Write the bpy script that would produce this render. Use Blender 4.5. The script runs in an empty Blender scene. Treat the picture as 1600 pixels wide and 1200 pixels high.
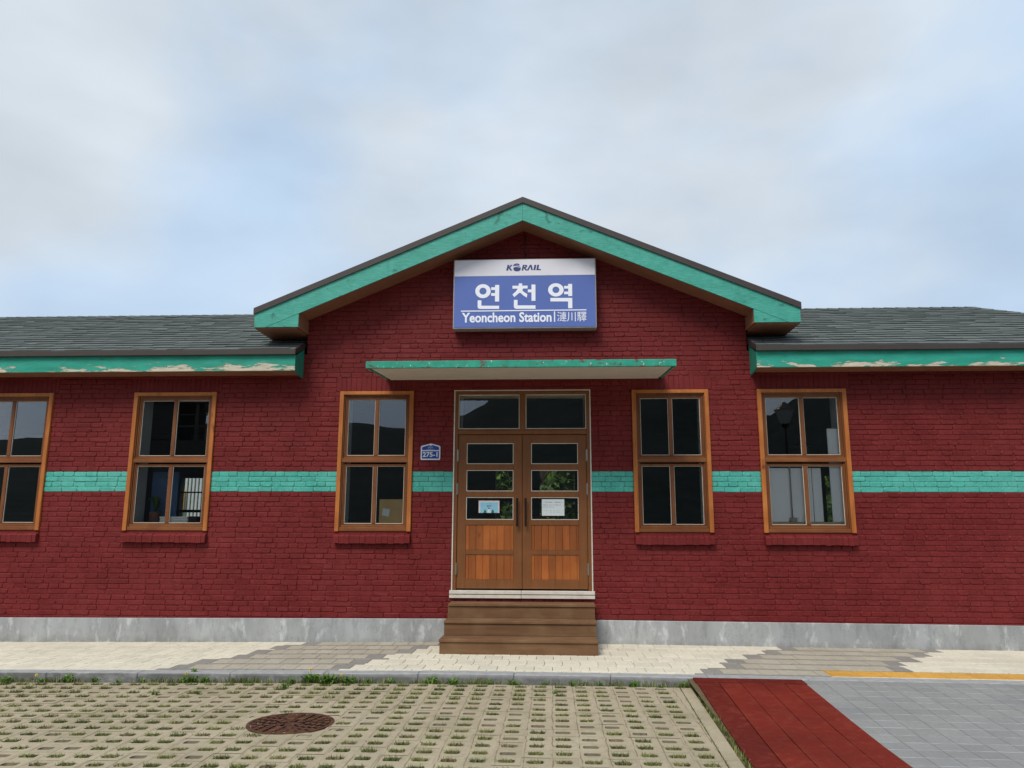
import bpy, math, random
from mathutils import Vector, Matrix, noise
R=math.radians
C=bpy.context.scene.collection
sc=bpy.context.scene
rnd=random.Random(7)
# ------------------------------------------------------------------ camera
F=1210.0; PITCH=math.atan(F/6530.0); YAW=math.atan(62/F); ROLL=0.0033
cam=bpy.data.objects.new('camera',bpy.data.cameras.new('camera')); C.objects.link(cam)
cam.data.sensor_width=36; cam.data.lens=36*F/1600; cam.data.clip_start=0.05; cam.data.clip_end=6000
cam.matrix_world=Matrix.Translation((0.403,-10.702,1.5))@Matrix.Rotation(YAW,4,'Z')@Matrix.Rotation(R(90)+PITCH,4,'X')@Matrix.Rotation(ROLL,4,'Z')
sc.camera=cam
# ------------------------------------------------------------------ world
SUN_EL=R(52); SUN_AZ=R(205)     # azimuth clockwise from +Y
W=bpy.data.worlds.new('World'); sc.world=W; W.use_nodes=True
nt=W.node_tree; nt.nodes.clear(); N=nt.nodes.new; L=nt.links.new
out=N('ShaderNodeOutputWorld'); bg=N('ShaderNodeBackground'); L(bg.outputs[0],out.inputs[0]); bg.inputs[1].default_value=0.10
sky=N('ShaderNodeTexSky'); sky.sky_type='NISHITA'; sky.sun_disc=False; sky.sun_elevation=SUN_EL; sky.sun_rotation=SUN_AZ; sky.altitude=50; sky.air_density=1.0; sky.dust_density=2.0
tc=N('ShaderNodeTexCoord')
def mth(op,a,b=None,clamp=False):
    n=N('ShaderNodeMath'); n.operation=op; n.use_clamp=clamp
    for i,v in enumerate((a,b)):
        if v is None: continue
        if isinstance(v,(int,float)): n.inputs[i].default_value=v
        else: L(v,n.inputs[i])
    return n.outputs[0]
mp=N('ShaderNodeMapping'); mp.inputs['Scale'].default_value=(1,1,1.7); L(tc.outputs['Generated'],mp.inputs[0])
n1=N('ShaderNodeTexNoise'); n1.inputs['Scale'].default_value=2.3; n1.inputs['Detail'].default_value=5; n1.inputs['Roughness'].default_value=0.5; n1.inputs['Distortion'].default_value=0.25
L(mp.outputs[0],n1.inputs['Vector'])
n2=N('ShaderNodeTexNoise'); n2.inputs['Scale'].default_value=5.5; n2.inputs['Detail'].default_value=6; L(mp.outputs[0],n2.inputs['Vector'])
def pdir(px,py):
    v=Vector(((px-800)/F,-(py-600)/F,-1)); v=cam.matrix_world.to_3x3()@v; return v.normalized()
cover=mth('MULTIPLY',mth('SUBTRACT',n1.outputs[0],0.5),2.2)
for (px,py,ra,am) in ((90,90,.20,.60),(60,250,.13,.65),(140,360,.08,.2),(420,90,.18,.25),(1000,20,.25,.35),(640,300,.08,.18),(1300,200,.3,.12),(330,270,.15,-.30),(470,400,.18,-.25),(160,440,.12,-.30),(800,200,.14,-.12),(1400,450,.2,-.1)):
    d=pdir(px,py)
    vm=N('ShaderNodeVectorMath'); vm.operation='DISTANCE'; L(tc.outputs['Generated'],vm.inputs[0]); vm.inputs[1].default_value=d
    g=mth('MULTIPLY',mth('POWER',2.718,mth('MULTIPLY',mth('MULTIPLY',vm.outputs['Value'],vm.outputs['Value']),-1/(ra*ra))),am)
    cover=mth('ADD',cover,g)
cover=mth('ADD',cover,mth('MULTIPLY',mth('SUBTRACT',n2.outputs[0],0.5),0.85))
mr=N('ShaderNodeMapRange'); mr.interpolation_type='SMOOTHSTEP'; mr.inputs['From Min'].default_value=-0.40; mr.inputs['From Max'].default_value=0.62; L(cover,mr.inputs[0])
cmix=N('ShaderNodeMix'); cmix.data_type='RGBA'
cmix.inputs[6].default_value=(4.5,5.75,7.3,1); cmix.inputs[7].default_value=(5.85,6.4,6.9,1)
L(mr.outputs[0],cmix.inputs[0])
# a heavier grey in the cloud undersides
n3=N('ShaderNodeTexNoise'); n3.inputs['Scale'].default_value=3.1; n3.inputs['Detail'].default_value=4
mp3=N('ShaderNodeMapping'); mp3.inputs['Location'].default_value=(3,1,5); mp3.inputs['Scale'].default_value=(1,1,2.2); L(tc.outputs['Generated'],mp3.inputs[0]); L(mp3.outputs[0],n3.inputs['Vector'])
shade=N('ShaderNodeMapRange'); shade.inputs['From Min'].default_value=.35; shade.inputs['From Max'].default_value=.7; shade.inputs['To Min'].default_value=1.04; shade.inputs['To Max'].default_value=.84; L(n3.outputs[0],shade.inputs[0])
sm=N('ShaderNodeVectorMath'); sm.operation='SCALE'; L(cmix.outputs[2],sm.inputs[0]); L(shade.outputs[0],sm.inputs['Scale'])
fin=N('ShaderNodeMix'); fin.data_type='RGBA'; fin.inputs[0].default_value=0.90; L(sky.outputs[0],fin.inputs[6]); L(sm.outputs[0],fin.inputs[7]); L(fin.outputs[2],bg.inputs[0])
# ------------------------------------------------------------------ sun (thin overcast)
sl=bpy.data.lights.new('sun','SUN'); sl.energy=2.3; sl.angle=R(26); sl.color=(1,.945,.85)
so=bpy.data.objects.new('sun',sl); C.objects.link(so)
sd=Vector((math.sin(SUN_AZ)*math.cos(SUN_EL),math.cos(SUN_AZ)*math.cos(SUN_EL),math.sin(SUN_EL)))
so.rotation_euler=sd.to_track_quat('Z','Y').to_euler(); so.location=(0,-5,30)
sc.view_settings.view_transform='Standard'; sc.view_settings.look='None'; sc.view_settings.exposure=0.36; sc.view_settings.gamma=1
sc.cycles.max_bounces=8; sc.cycles.transparent_max_bounces=12
# ------------------------------------------------------------------ materials
def lin(h):
    h=h.lstrip('#'); o=[]
    for i in (0,2,4):
        c=int(h[i:i+2],16)/255; o.append(c/12.92 if c<=.04045 else ((c+.055)/1.055)**2.4)
    return tuple(o)+(1,)
MATS={}
class NT:
    def __init__(s,name):
        m=bpy.data.materials.new(name); m.use_nodes=True; s.m=m; s.t=m.node_tree; s.t.nodes.clear()
        s.out=s.n('ShaderNodeOutputMaterial'); s.b=s.n('ShaderNodeBsdfPrincipled'); s.l(s.b.outputs[0],s.out.inputs[0])
        s.tc=s.n('ShaderNodeTexCoord'); MATS[name]=m
    def n(s,k): return s.t.nodes.new(k)
    def l(s,a,b): s.t.links.new(a,b)
    def val(s,inp,v):
        if isinstance(v,(int,float,tuple,list)): inp.default_value=v
        else: s.l(v,inp)
    def math(s,op,a,b=0.0,clamp=False):
        n=s.n('ShaderNodeMath'); n.operation=op; n.use_clamp=clamp; s.val(n.inputs[0],a); s.val(n.inputs[1],b); return n.outputs[0]
    def pos(s,space='world'):
        if space=='world': return s.n('ShaderNodeNewGeometry').outputs['Position']
        return s.tc.outputs['Object']
    def noise(s,scale,detail=4,rough=.55,stretch=(1,1,1),space='world',dist=0,loc=(0,0,0)):
        mp=s.n('ShaderNodeMapping'); mp.inputs['Scale'].default_value=stretch; mp.inputs['Location'].default_value=loc; s.l(s.pos(space),mp.inputs[0])
        n=s.n('ShaderNodeTexNoise'); n.inputs['Scale'].default_value=scale; n.inputs['Detail'].default_value=detail; n.inputs['Roughness'].default_value=rough; n.inputs['Distortion'].default_value=dist
        s.l(mp.outputs[0],n.inputs['Vector']); return n.outputs[0]
    def ramp(s,v,a,b,ta=0.,tb=1.):
        n=s.n('ShaderNodeMapRange'); n.inputs['From Min'].default_value=a; n.inputs['From Max'].default_value=b; n.inputs['To Min'].default_value=ta; n.inputs['To Max'].default_value=tb; s.l(v,n.inputs[0]); return n.outputs[0]
    def mix(s,f,a,b,mode='MIX'):
        n=s.n('ShaderNodeMix'); n.data_type='RGBA'; n.blend_type=mode; s.val(n.inputs[0],f); s.val(n.inputs[6],a); s.val(n.inputs[7],b); return n.outputs[2]
    def attr(s,name='tint'):
        n=s.n('ShaderNodeAttribute'); n.attribute_name=name; return n
    def sep(s,v):
        n=s.n('ShaderNodeSeparateXYZ'); s.l(v,n.inputs[0]); return n.outputs
    def bump(s,h,strength=.3,dist=.01,prev=None):
        n=s.n('ShaderNodeBump'); n.inputs['Strength'].default_value=strength; n.inputs['Distance'].default_value=dist; s.l(h,n.inputs['Height'])
        if prev is not None: s.l(prev,n.inputs['Normal'])
        return n.outputs[0]
    def done(s,col,rough=.7,normal=None,spec=.5,metal=0.):
        s.val(s.b.inputs['Base Color'],col); s.val(s.b.inputs['Roughness'],rough); s.b.inputs['Specular IOR Level'].default_value=spec; s.b.inputs['Metallic'].default_value=metal
        if normal is not None: s.l(normal,s.b.inputs['Normal'])
        return s.m
def painted_brick(name,c1,c2,c3):
    s=NT(name); a=s.noise(3.0,5); b=s.noise(40,4,.6); f=s.noise(160,2)
    tint=s.attr().outputs['Fac']
    col=s.mix(s.ramp(a,.3,.7),c1,c2); col=s.mix(s.ramp(b,.45,.75,0,.5),col,c3); 
    v=s.ramp(tint,0,1,.93,1.06); vm=s.n('ShaderNodeVectorMath'); vm.operation='SCALE'; s.l(col,vm.inputs[0]); s.l(v,vm.inputs['Scale'])
    fade=s.math('MULTIPLY',s.ramp(s.noise(.8,4,.6,loc=(6,6,6)),.45,.7),s.ramp(s.noise(7,4,.6,(1.6,1,.4)),.35,.7,.1,.5)); vmx=s.mix(fade,vm.outputs[0],c3)
    chip=s.ramp(s.noise(22,5,.7,(1,1,1.6),loc=(4,2,9)),.775,.79)
    col=s.mix(s.math('MULTIPLY',chip,.7),vmx,lin('#b58d84'))
    n=s.bump(b,.35,.006); n=s.bump(f,.25,.0015,n)
    return s.done(col,s.ramp(b,.3,.7,.5,.75),n,.2)
red=painted_brick('red_paint',lin('#5e1718'),lin('#6c2021'),lin('#803533'))
teal_brick=painted_brick('teal_brick_paint',lin('#3a9688'),lin('#4ea99c'),lin('#72bdb1'))
def peel(name,amt,zlo,c1='#178670',c2='#30a28e'):
    s=NT(name); a=s.noise(2.2,5,.6,(1,1,4)); b=s.noise(11,8,.72,(.32,1,2.0)); g=s.noise(60,4,.6,(.1,1,1))
    col=s.mix(s.ramp(a,.3,.7),lin(c1),lin(c2))
    col=s.mix(s.ramp(s.noise(14,5,.7,(.5,1,1.5)),.58,.74,0,.55),col,lin('#0c5a4a'))
    z=s.sep(s.pos())[2]; x=s.sep(s.pos())[0]
    low=s.ramp(z,zlo,zlo+.13,.15,-.09)
    big=s.ramp(s.noise(.9,2,.5,(1,.1,.1),loc=(amt,0,0)),.35,.65,-.14,.10)
    m=s.math('ADD',s.math('ADD',b,low),big)
    mask=s.ramp(m,.655-amt*.055,.661-amt*.055)
    wood=s.mix(s.ramp(g,.3,.7),lin('#aca594'),lin('#d0c8b4'))
    edge=s.math('MULTIPLY',s.ramp(m,.635-amt*.055,.655-amt*.055),.5)
    col=s.mix(edge,col,lin('#3b3a30')); col=s.mix(mask,col,wood)
    n=s.bump(s.math('SUBTRACT',s.math('MULTIPLY',g,.3),mask),.6,.004)
    return s.done(col,.55,n,.4)
teal_l=peel('peeling_teal_paint',.8,3.64)
teal_r=peel('worn_teal_paint',1.9,3.64)
def tealboard(name,c1,c2,c3,spots=.5):
    s=NT(name); a=s.noise(3,5,.6,(1,1,2)); g=s.noise(70,4,.6,(.12,1,1))
    col=s.mix(s.ramp(a,.3,.7),lin(c1),lin(c2)); col=s.mix(s.ramp(g,.42,.7,0,.45),col,lin(c3))
    kn=s.ramp(s.noise(8.5,4,.6,(.8,1,1.3),loc=(2,2,2)),.62,.70,0,spots); col=s.mix(kn,col,lin('#1d6154'))
    col=s.mix(s.ramp(s.noise(38,3,.6,loc=(7,1,2)),.765,.775),col,lin('#a9d8cb'))
    dr=s.ramp(s.noise(2.6,5,.7,(2.2,1,.35),loc=(3,0,0)),.58,.70,0,.5); col=s.mix(dr,col,lin('#2b7a6b'))
    if spots>.6:
        x,y,z=s.sep(s.pos()); ax=s.math('ABSOLUTE',s.math('SUBTRACT',x,.02)); wv=s.ramp(s.noise(9,3),.3,.7,-.03,.03)
        d=s.math('ABSOLUTE',s.math('ADD',s.math('SUBTRACT',ax,.33),s.math('ADD',wv,s.math('MULTIPLY',s.math('SUBTRACT',z,5.8),.35))))
        st=s.math('MULTIPLY',s.ramp(d,.016,.030,1,0),s.math('MULTIPLY',s.ramp(z,5.66,5.70),.6)); st=s.math('MAXIMUM',st,0); st=s.math('MINIMUM',st,.6); col=s.mix(st,col,lin('#1d5a4e'))
    return s.done(col,.5,s.bump(g,.3,.003),.4)
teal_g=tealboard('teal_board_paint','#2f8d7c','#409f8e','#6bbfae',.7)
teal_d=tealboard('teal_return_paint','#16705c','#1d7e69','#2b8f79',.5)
def wood(name,c1,c2,c3,axis='z',rough=.5,knots=.6,tint=False,scale=28):
    s=NT(name); st={'z':(1,1,.06),'x':(.06,1,1),'y':(1,.06,1)}[axis]
    g=s.noise(scale,5,.6,st,dist=.4); h=s.noise(3,3,.5); fine=s.noise(scale*4,3,.6,st)
    col=s.mix(s.ramp(g,.3,.7),lin(c1),lin(c2)); col=s.mix(s.ramp(h,.45,.75,0,.6),col,lin(c3))
    kn=s.ramp(s.noise(9,2,.5,tuple(1 if v==1 else .45 for v in st),loc=(5,3,1)),.68,.76,0,knots); col=s.mix(kn,col,lin('#3a1c0c'))
    if tint:
        v=s.ramp(s.attr().outputs['Fac'],0,1,.75,1.25); vm=s.n('ShaderNodeVectorMath'); vm.operation='SCALE'; s.l(col,vm.inputs[0]); s.l(v,vm.inputs['Scale']); col=vm.outputs[0]
    return s.done(col,rough,s.bump(s.math('ADD',g,fine),.25,.002),.4)
cas=wood('orange_stained_wood','#94521f','#b26a2e','#c67e3e',knots=.7)
frm=wood('brown_stained_wood','#5e3416','#744420','#81502a',knots=.3)
frmx=wood('brown_stained_rail','#6a3a18','#7e4a22','#93602f','x',knots=.4)
doorw=wood('door_frame_wood','#6c3f1c','#784a22','#825229',knots=.1,rough=.55)
panel=wood('door_panel_wood','#86461b','#9a5521','#ac642b',knots=.5,tint=True)
soff=wood('soffit_wood','#875840','#93654b','#7a4d38','x',knots=.1,rough=.7)
stepw=wood('step_board_wood','#5e4028','#735336','#866a4b','x',rough=.8,knots=.25,scale=22)
def plain(name,c,rough=.5,metal=0.,var=.12,scale=8,bmp=.1,spec=.5):
    s=NT(name); c=lin(c) if isinstance(c,str) else c
    a=s.noise(scale,4); d=tuple(x*(1-var) for x in c[:3])+(1,); e=tuple(min(1,x*(1+var)) for x in c[:3])+(1,)
    return s.done(s.mix(s.ramp(a,.3,.7),d,e),rough,s.bump(s.noise(scale*12,2),bmp,.001),spec,metal)
metal_edge=plain('brown_sheet_metal','#3c3430',.45,0,.1)
bead_m=plain('cream_glazing_bead','#cdc6b8',.5)
white_tr=plain('white_painted_trim','#c9c2b6',.6,0,.12,14)
black_m=plain('dark_bronze_metal','#2b1d1b',.35,.5)
steel=plain('brushed_steel','#a19a90',.35,.8)
plaster=plain('white_plaster','#e2e3e0',.8,0,.05,2)
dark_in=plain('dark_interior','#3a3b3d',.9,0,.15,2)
in_floor=plain('interior_floor','#55504a',.6,0,.1,2)
# concrete plinth
s=NT('grey_plinth_concrete'); a=s.noise(1.1,5,.6,(1,1,.6)); b=s.noise(7,6,.65,(1,1,.45)); st=s.noise(6,5,.7,(1.4,1,.25),loc=(3,3,3))
col=s.mix(s.ramp(a,.35,.65),lin('#8b8d8e'),lin('#a9abac')); col=s.mix(s.ramp(b,.54,.66,0,.6),col,lin('#cfd1d1')); col=s.mix(s.ramp(st,.52,.66,0,.5),col,lin('#76797b')); cr=s.ramp(s.math('ABSOLUTE',s.math('SUBTRACT',s.noise(2.3,6,.7,(1.5,1,.7),loc=(8,1,1)),.5)),.0015,.005,.45,0); col=s.mix(cr,col,lin('#54565a'))
zz=s.sep(s.pos())[2]; dirt=s.math('MULTIPLY',s.ramp(zz,-.05,.06,1,0),s.ramp(s.noise(9,4),.35,.6)); col=s.mix(s.math('MULTIPLY',dirt,.6,True),col,lin('#6b675e'))
plinth_m=s.done(col,.85,s.bump(s.noise(30,5),.25,.004),.3)
# canopy teal with rust
s=NT('chipped_teal_paint'); a=s.noise(4,5); b=s.noise(13,6,.7,(.6,1,1.3)); col=s.mix(s.ramp(a,.3,.7),lin('#17806a'),lin('#2fa58c'))
col=s.mix(s.ramp(b,.565,.60),col,lin('#5a4a3d')); col=s.mix(s.ramp(s.noise(26,4,.7,loc=(1,5,2)),.64,.66),col,lin('#c9cfc8')); canopy_m=s.done(col,.5,s.bump(b,.3,.003),.4)
# paving materials using vertex tints (RGB colour attribute 'tint')
def tinted(name,rough=.85,spread=.12,scale=25,bmp=.3,extra=None):
    s=NT(name); at=s.attr(); a=s.noise(scale,5,.65); b=s.noise(1.3,4)
    v=s.math('MULTIPLY',s.ramp(a,.3,.7,1-spread,1+spread),s.ramp(b,.3,.7,.92,1.06)); vm=s.n('ShaderNodeVectorMath'); vm.operation='SCALE'; s.l(at.outputs['Color'],vm.inputs[0]); s.l(v,vm.inputs['Scale'])
    col=vm.outputs[0]
    if extra: col=extra(s,col)
    return s.done(col,rough,s.bump(s.noise(scale*5,3,.7),bmp,.003),.25)
pave_m=tinted('paving_block_surface')
def gx(s,col):
    x,y,z=s.sep(s.pos())
    wob=s.ramp(s.noise(5,3),.3,.7,-.008,.008)
    fx=s.math('ABSOLUTE',s.math('SUBTRACT',s.math('FRACT',s.math('DIVIDE',s.math('ADD',s.math('ADD',x,wob),20.1),.2)),.5))
    fy=s.math('ABSOLUTE',s.math('SUBTRACT',s.math('FRACT',s.math('DIVIDE',s.math('ADD',s.math('ADD',y,wob),20.0),.195)),.5))
    m=s.math('MULTIPLY',s.math('LESS_THAN',fx,.022),s.ramp(s.noise(8,3),.4,.55,.2,.9))
    col=s.mix(m,col,lin('#6d6149'))
    sp=s.ramp(s.noise(90,3,.7),.62,.72,0,.5); col=s.mix(sp,col,lin('#7d735c'))
    col=s.mix(s.ramp(s.noise(11,4,.6,loc=(2,9,9)),.55,.7,0,.35),col,lin('#7d735b')); return s.mix(s.ramp(s.noise(1.6,6,.72,loc=(9,9,9)),.48,.68,0,.5),col,lin('#857b62'))
grasscrete_m=tinted('grass_paver_concrete',.9,.10,35,.4,gx)
# soil
s=NT('dark_soil'); soil_m=s.done(s.mix(s.ramp(s.noise(60,4),.3,.7),lin('#4a3f2e'),lin('#7b6c52')),.95,s.bump(s.noise(120,3),.6,.01),.1)
# grass
s=NT('grass_blades'); at=s.attr(); grass_m=s.done(at.outputs['Color'],.6,None,.25)
# shingles
s=NT('asphalt_shingle'); at=s.attr(); g=s.noise(220,2,.7); v=s.math('MULTIPLY',s.ramp(at.outputs['Fac'],0,1,.82,1.14),s.ramp(g,.3,.7,.7,1.3)); vm=s.n('ShaderNodeVectorMath'); vm.operation='SCALE'; vm.inputs[0].default_value=lin('#5a605e')[:3]; s.l(v,vm.inputs['Scale'])
shingle_m=s.done(vm.outputs[0],.92,s.bump(g,.4,.002),.2)
# glass
s=NT('window_glass'); s.t.nodes.remove(s.b); tr=s.n('ShaderNodeBsdfTransparent'); tr.inputs[0].default_value=(.98,.985,.98,1); gl=s.n('ShaderNodeBsdfGlossy'); gl.inputs['Roughness'].default_value=0.0; gl.inputs[0].default_value=(.95,.97,1,1)
fr=s.n('ShaderNodeFresnel'); fr.inputs[0].default_value=1.5; mx=s.n('ShaderNodeMixShader'); s.l(s.math('ADD',s.math('MULTIPLY',fr.outputs[0],1.0),.035,True),mx.inputs[0]); s.l(tr.outputs[0],mx.inputs[1]); s.l(gl.outputs[0],mx.inputs[2]); s.l(mx.outputs[0],s.out.inputs[0])
bp=s.bump(s.noise(1.2,2),.02,.02); s.l(bp,gl.inputs['Normal'])
glass=s.m
# ------------------------------------------------------------------ mesh builder
def gz(x):
    if x<-1: return -.06*(-1-x)/6.2 if x>-12 else -.106
    if x>1: return -.034*(x-1)/5.5 if x<12 else -.068
    return 0.
class MB:
    def __init__(s): s.v=[]; s.f=[]; s.c=[]; s.mi=[]
    def face(s,pts,col=.5,mi=0):
        b=len(s.v); s.v+= [tuple(p) for p in pts]; s.f.append(tuple(range(b,b+len(pts)))); s.c.append(col); s.mi.append(mi)
    def mesh(s,vs,fs,col=.5,mi=0):
        b=len(s.v); s.v+=[tuple(p) for p in vs]
        for f in fs: s.f.append(tuple(b+i for i in f)); s.c.append(col); s.mi.append(mi)
    def box(s,x0,x1,y0,y1,z0,z1,col=.5,bev=0.,mi=0):
        if x0>x1:x0,x1=x1,x0
        if y0>y1:y0,y1=y1,y0
        if z0>z1:z0,z1=z1,z0
        if bev<=0:
            V=[(x0,y0,z0),(x1,y0,z0),(x1,y1,z0),(x0,y1,z0),(x0,y0,z1),(x1,y0,z1),(x1,y1,z1),(x0,y1,z1)]
            s.mesh(V,[(3,2,1,0),(4,5,6,7),(0,1,5,4),(1,2,6,5),(2,3,7,6),(3,0,4,7)],col,mi); return
        b=min(bev,(x1-x0)*.45,(y1-y0)*.45,(z1-z0)*.45); V=[];idx={}
        lo=(x0,y0,z0);hi=(x1,y1,z1)
        for cx in (0,1):
            for cy in (0,1):
                for cz in (0,1):
                    c=(cx,cy,cz)
                    for ax in range(3):
                        p=[]
                        for k in range(3):
                            e=hi[k] if c[k] else lo[k]
                            if k!=ax: e+= -b if c[k] else b
                            p.append(e)
                        idx[(c,ax)]=len(V); V.append(tuple(p))
        Fs=[]
        def q(ids): 
            P=[Vector(V[i]) for i in ids]; n=(P[1]-P[0]).cross(P[2]-P[1]); ctr=sum(P,Vector())/len(P); m=Vector(((x0+x1)/2,(y0+y1)/2,(z0+z1)/2))
            Fs.append(tuple(ids) if n.dot(ctr-m)>0 else tuple(reversed(ids)))
        for ax in range(3):
            o=[k for k in range(3) if k!=ax]
            for sd_ in (0,1):
                ids=[]
                for (u,w) in ((0,0),(1,0),(1,1),(0,1)):
                    c=[0,0,0]; c[ax]=sd_; c[o[0]]=u; c[o[1]]=w; ids.append(idx[(tuple(c),ax)])
                q(ids)
            for u in (0,1):
                for w in (0,1):
                    c0=[0,0,0];c1=[0,0,0]; c0[o[0]]=c1[o[0]]=u; c0[o[1]]=c1[o[1]]=w; c1[ax]=1
                    q([idx[(tuple(c0),o[0])],idx[(tuple(c1),o[0])],idx[(tuple(c1),o[1])],idx[(tuple(c0),o[1])]])
        for cx in (0,1):
            for cy in (0,1):
                for cz in (0,1): q([idx[((cx,cy,cz),a)] for a in range(3)])
        s.mesh(V,Fs,col,mi)
    def prism(s,pts,y0,y1,col=.5,mi=0):     # pts (x,z) counter-clockwise seen from -y
        n=len(pts); V=[(x,y0,z) for x,z in pts]+[(x,y1,z) for x,z in pts]
        Fs=[tuple(range(n)),tuple(reversed(range(n,2*n)))]+[(i,i+n,(i+1)%n+n,(i+1)%n) for i in range(n)]
        s.mesh(V,Fs,col,mi)
    def tube(s,pts,r,seg=8,col=.5,mi=0,caps=True):
        pts=[Vector(p) for p in pts]; rr=r if isinstance(r,(list,tuple)) else [r]*len(pts); V=[]; n=len(pts)
        for i,p in enumerate(pts):
            d=(pts[min(i+1,n-1)]-pts[max(i-1,0)]).normalized(); u=d.cross(Vector((0,0,1)))
            if u.length<.05: u=d.cross(Vector((1,0,0)))
            u.normalize(); w=d.cross(u)
            for k in range(seg):
                a=2*math.pi*k/seg; V.append(p+rr[i]*(math.cos(a)*u+math.sin(a)*w))
        Fs=[(i*seg+k,i*seg+(k+1)%seg,(i+1)*seg+(k+1)%seg,(i+1)*seg+k) for i in range(n-1) for k in range(seg)]
        if caps: Fs+=[tuple(reversed(range(seg))),tuple(range((n-1)*seg,n*seg))]
        s.mesh(V,Fs,col,mi)
    def drop(s,fn):
        s.v=[(x,y,z+fn(x)) for x,y,z in s.v]
    def build(s,name,mat,parent=None,origin=None,smooth=False):
        if origin is None:
            xs=[v[0] for v in s.v]; ys=[v[1] for v in s.v]; zs=[v[2] for v in s.v]; origin=((min(xs)+max(xs))/2,(min(ys)+max(ys))/2,min(zs))
        me=bpy.data.meshes.new(name); me.from_pydata([(x-origin[0],y-origin[1],z-origin[2]) for x,y,z in s.v],[],s.f)
        mats=mat if isinstance(mat,(list,tuple)) else [mat]
        for m in mats: me.materials.append(m)
        if len(mats)>1:
            me.polygons.foreach_set('material_index',s.mi)
        ca=me.color_attributes.new('tint','FLOAT_COLOR','CORNER'); data=[]
        for f,c in zip(s.f,s.c):
            cc=(c,c,c,1.) if isinstance(c,(int,float)) else (c[0],c[1],c[2],1.)
            for _ in f: data+=cc
        ca.data.foreach_set('color',data)
        if smooth: me.polygons.foreach_set('use_smooth',[True]*len(s.f))
        me.update()
        o=bpy.data.objects.new(name,me); C.objects.link(o)
        o['_w']=list(origin)
        if parent is not None:
            o.parent=parent; pw=parent['_w']; o.location=tuple(origin[k]-pw[k] for k in range(3))
        else: o.location=origin
        return o
def empty(name,loc):
    o=bpy.data.objects.new(name,None); C.objects.link(o); o.location=loc; o['_w']=list(loc); o.empty_display_size=.2; return o
def tag(o,label=None,cat=None,group=None,kind=None):
    if label:o['label']=label
    if cat:o['category']=cat
    if group:o['group']=group
    if kind:o['kind']=kind
    return o
def copy_tree(o,parent,dx):
    c=o.copy(); C.objects.link(c); c.parent=parent
    w=list(o['_w']); w[0]+=dx; c['_w']=w
    if parent is o.parent: c.location.x+=dx
    for ch in list(o.children): copy_tree(ch,c,dx)
    return c
def text_mesh(body,size,off=0.,ext=.0015,spacing=1.0):
    cu=bpy.data.curves.new('t','FONT'); cu.body=body; cu.size=size; cu.offset=off; cu.extrude=ext; cu.space_character=spacing; cu.resolution_u=3
    o=bpy.data.objects.new('t',cu); C.objects.link(o); bpy.context.view_layer.update()
    me=bpy.data.meshes.new_from_object(o.evaluated_get(bpy.context.evaluated_depsgraph_get()))
    vs=[v.co.copy() for v in me.vertices]; fs=[tuple(p.vertices) for p in me.polygons]
    bpy.data.objects.remove(o); bpy.data.curves.remove(cu); bpy.data.meshes.remove(me); return vs,fs
def put_text(mb,body,x0,x1,z0,z1,y,off=0.,ext=.0015,mi=0,spacing=1.0,slant=0.):
    vs,fs=text_mesh(body,1.0,off,1.0,spacing)
    xs=[v.x for v in vs]; ys=[v.y for v in vs]
    if not xs: return
    sx=(x1-x0)/(max(xs)-min(xs)); sy=(z1-z0)/(max(ys)-min(ys)); V=[]
    for v in vs:
        zz=z0+(v.y-min(ys))*sy
        V.append((x0+(v.x-min(xs))*sx+(zz-z0)*slant,y-(ext if v.z>0 else -ext),zz))
    mb.mesh(V,fs,.5,mi)
# ------------------------------------------------------------------ geometry constants
CH=.07; PL=.30
WIN=[(-7.975,-6.77),(-5.57,-4.365),(-2.58,-1.525),(1.52,2.57),(3.235,4.435)]
WIN+= [(-10.3,-9.1),(6.95,8.15)]
WZ=(1.44,3.39)
DOOR=(-.957,.950,.565,3.40)
XL,XR=-13.0,9.4
EAVE=-.40
def roof_z(x): return 6.07-.422*abs(x-.02)
holes=[(a,b,WZ[0],WZ[1]) for a,b in WIN]+[DOOR]
sillr=[(a+.0,b-.0,1.28,1.44) for a,b in WIN]
sold=[(a-.06,b+.06,3.39,3.61) for a,b in WIN]
# ================================================================== STATION BUILDING
B=empty('station_building',(0,0,0)); tag(B,'long low red brick railway station with teal trimmed gable and grey shingle roof','station building')
# wall backing with openings
mb=MB()
xs=sorted({XL,XR,-3.1,3.14}|{v for h in holes for v in h[:2]}); zs=sorted({.0,3.75}|{v for h in holes for v in h[2:]})
for i in range(len(xs)-1):
    for j in range(len(zs)-1):
        cx=(xs[i]+xs[i+1])/2; cz=(zs[j]+zs[j+1])/2
        if any(h[0]<cx<h[1] and h[2]<cz<h[3] for h in holes): continue
        mb.face([(xs[i],0,zs[j]),(xs[i+1],0,zs[j]),(xs[i+1],0,zs[j+1]),(xs[i],0,zs[j+1])],.2)
mb.face([(-3.1,0,3.75),(3.14,0,3.75),(3.14,0,roof_z(3.14)-.25),(.02,0,roof_z(.02)-.25),(-3.1,0,roof_z(-3.1)-.25)],.2)
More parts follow.
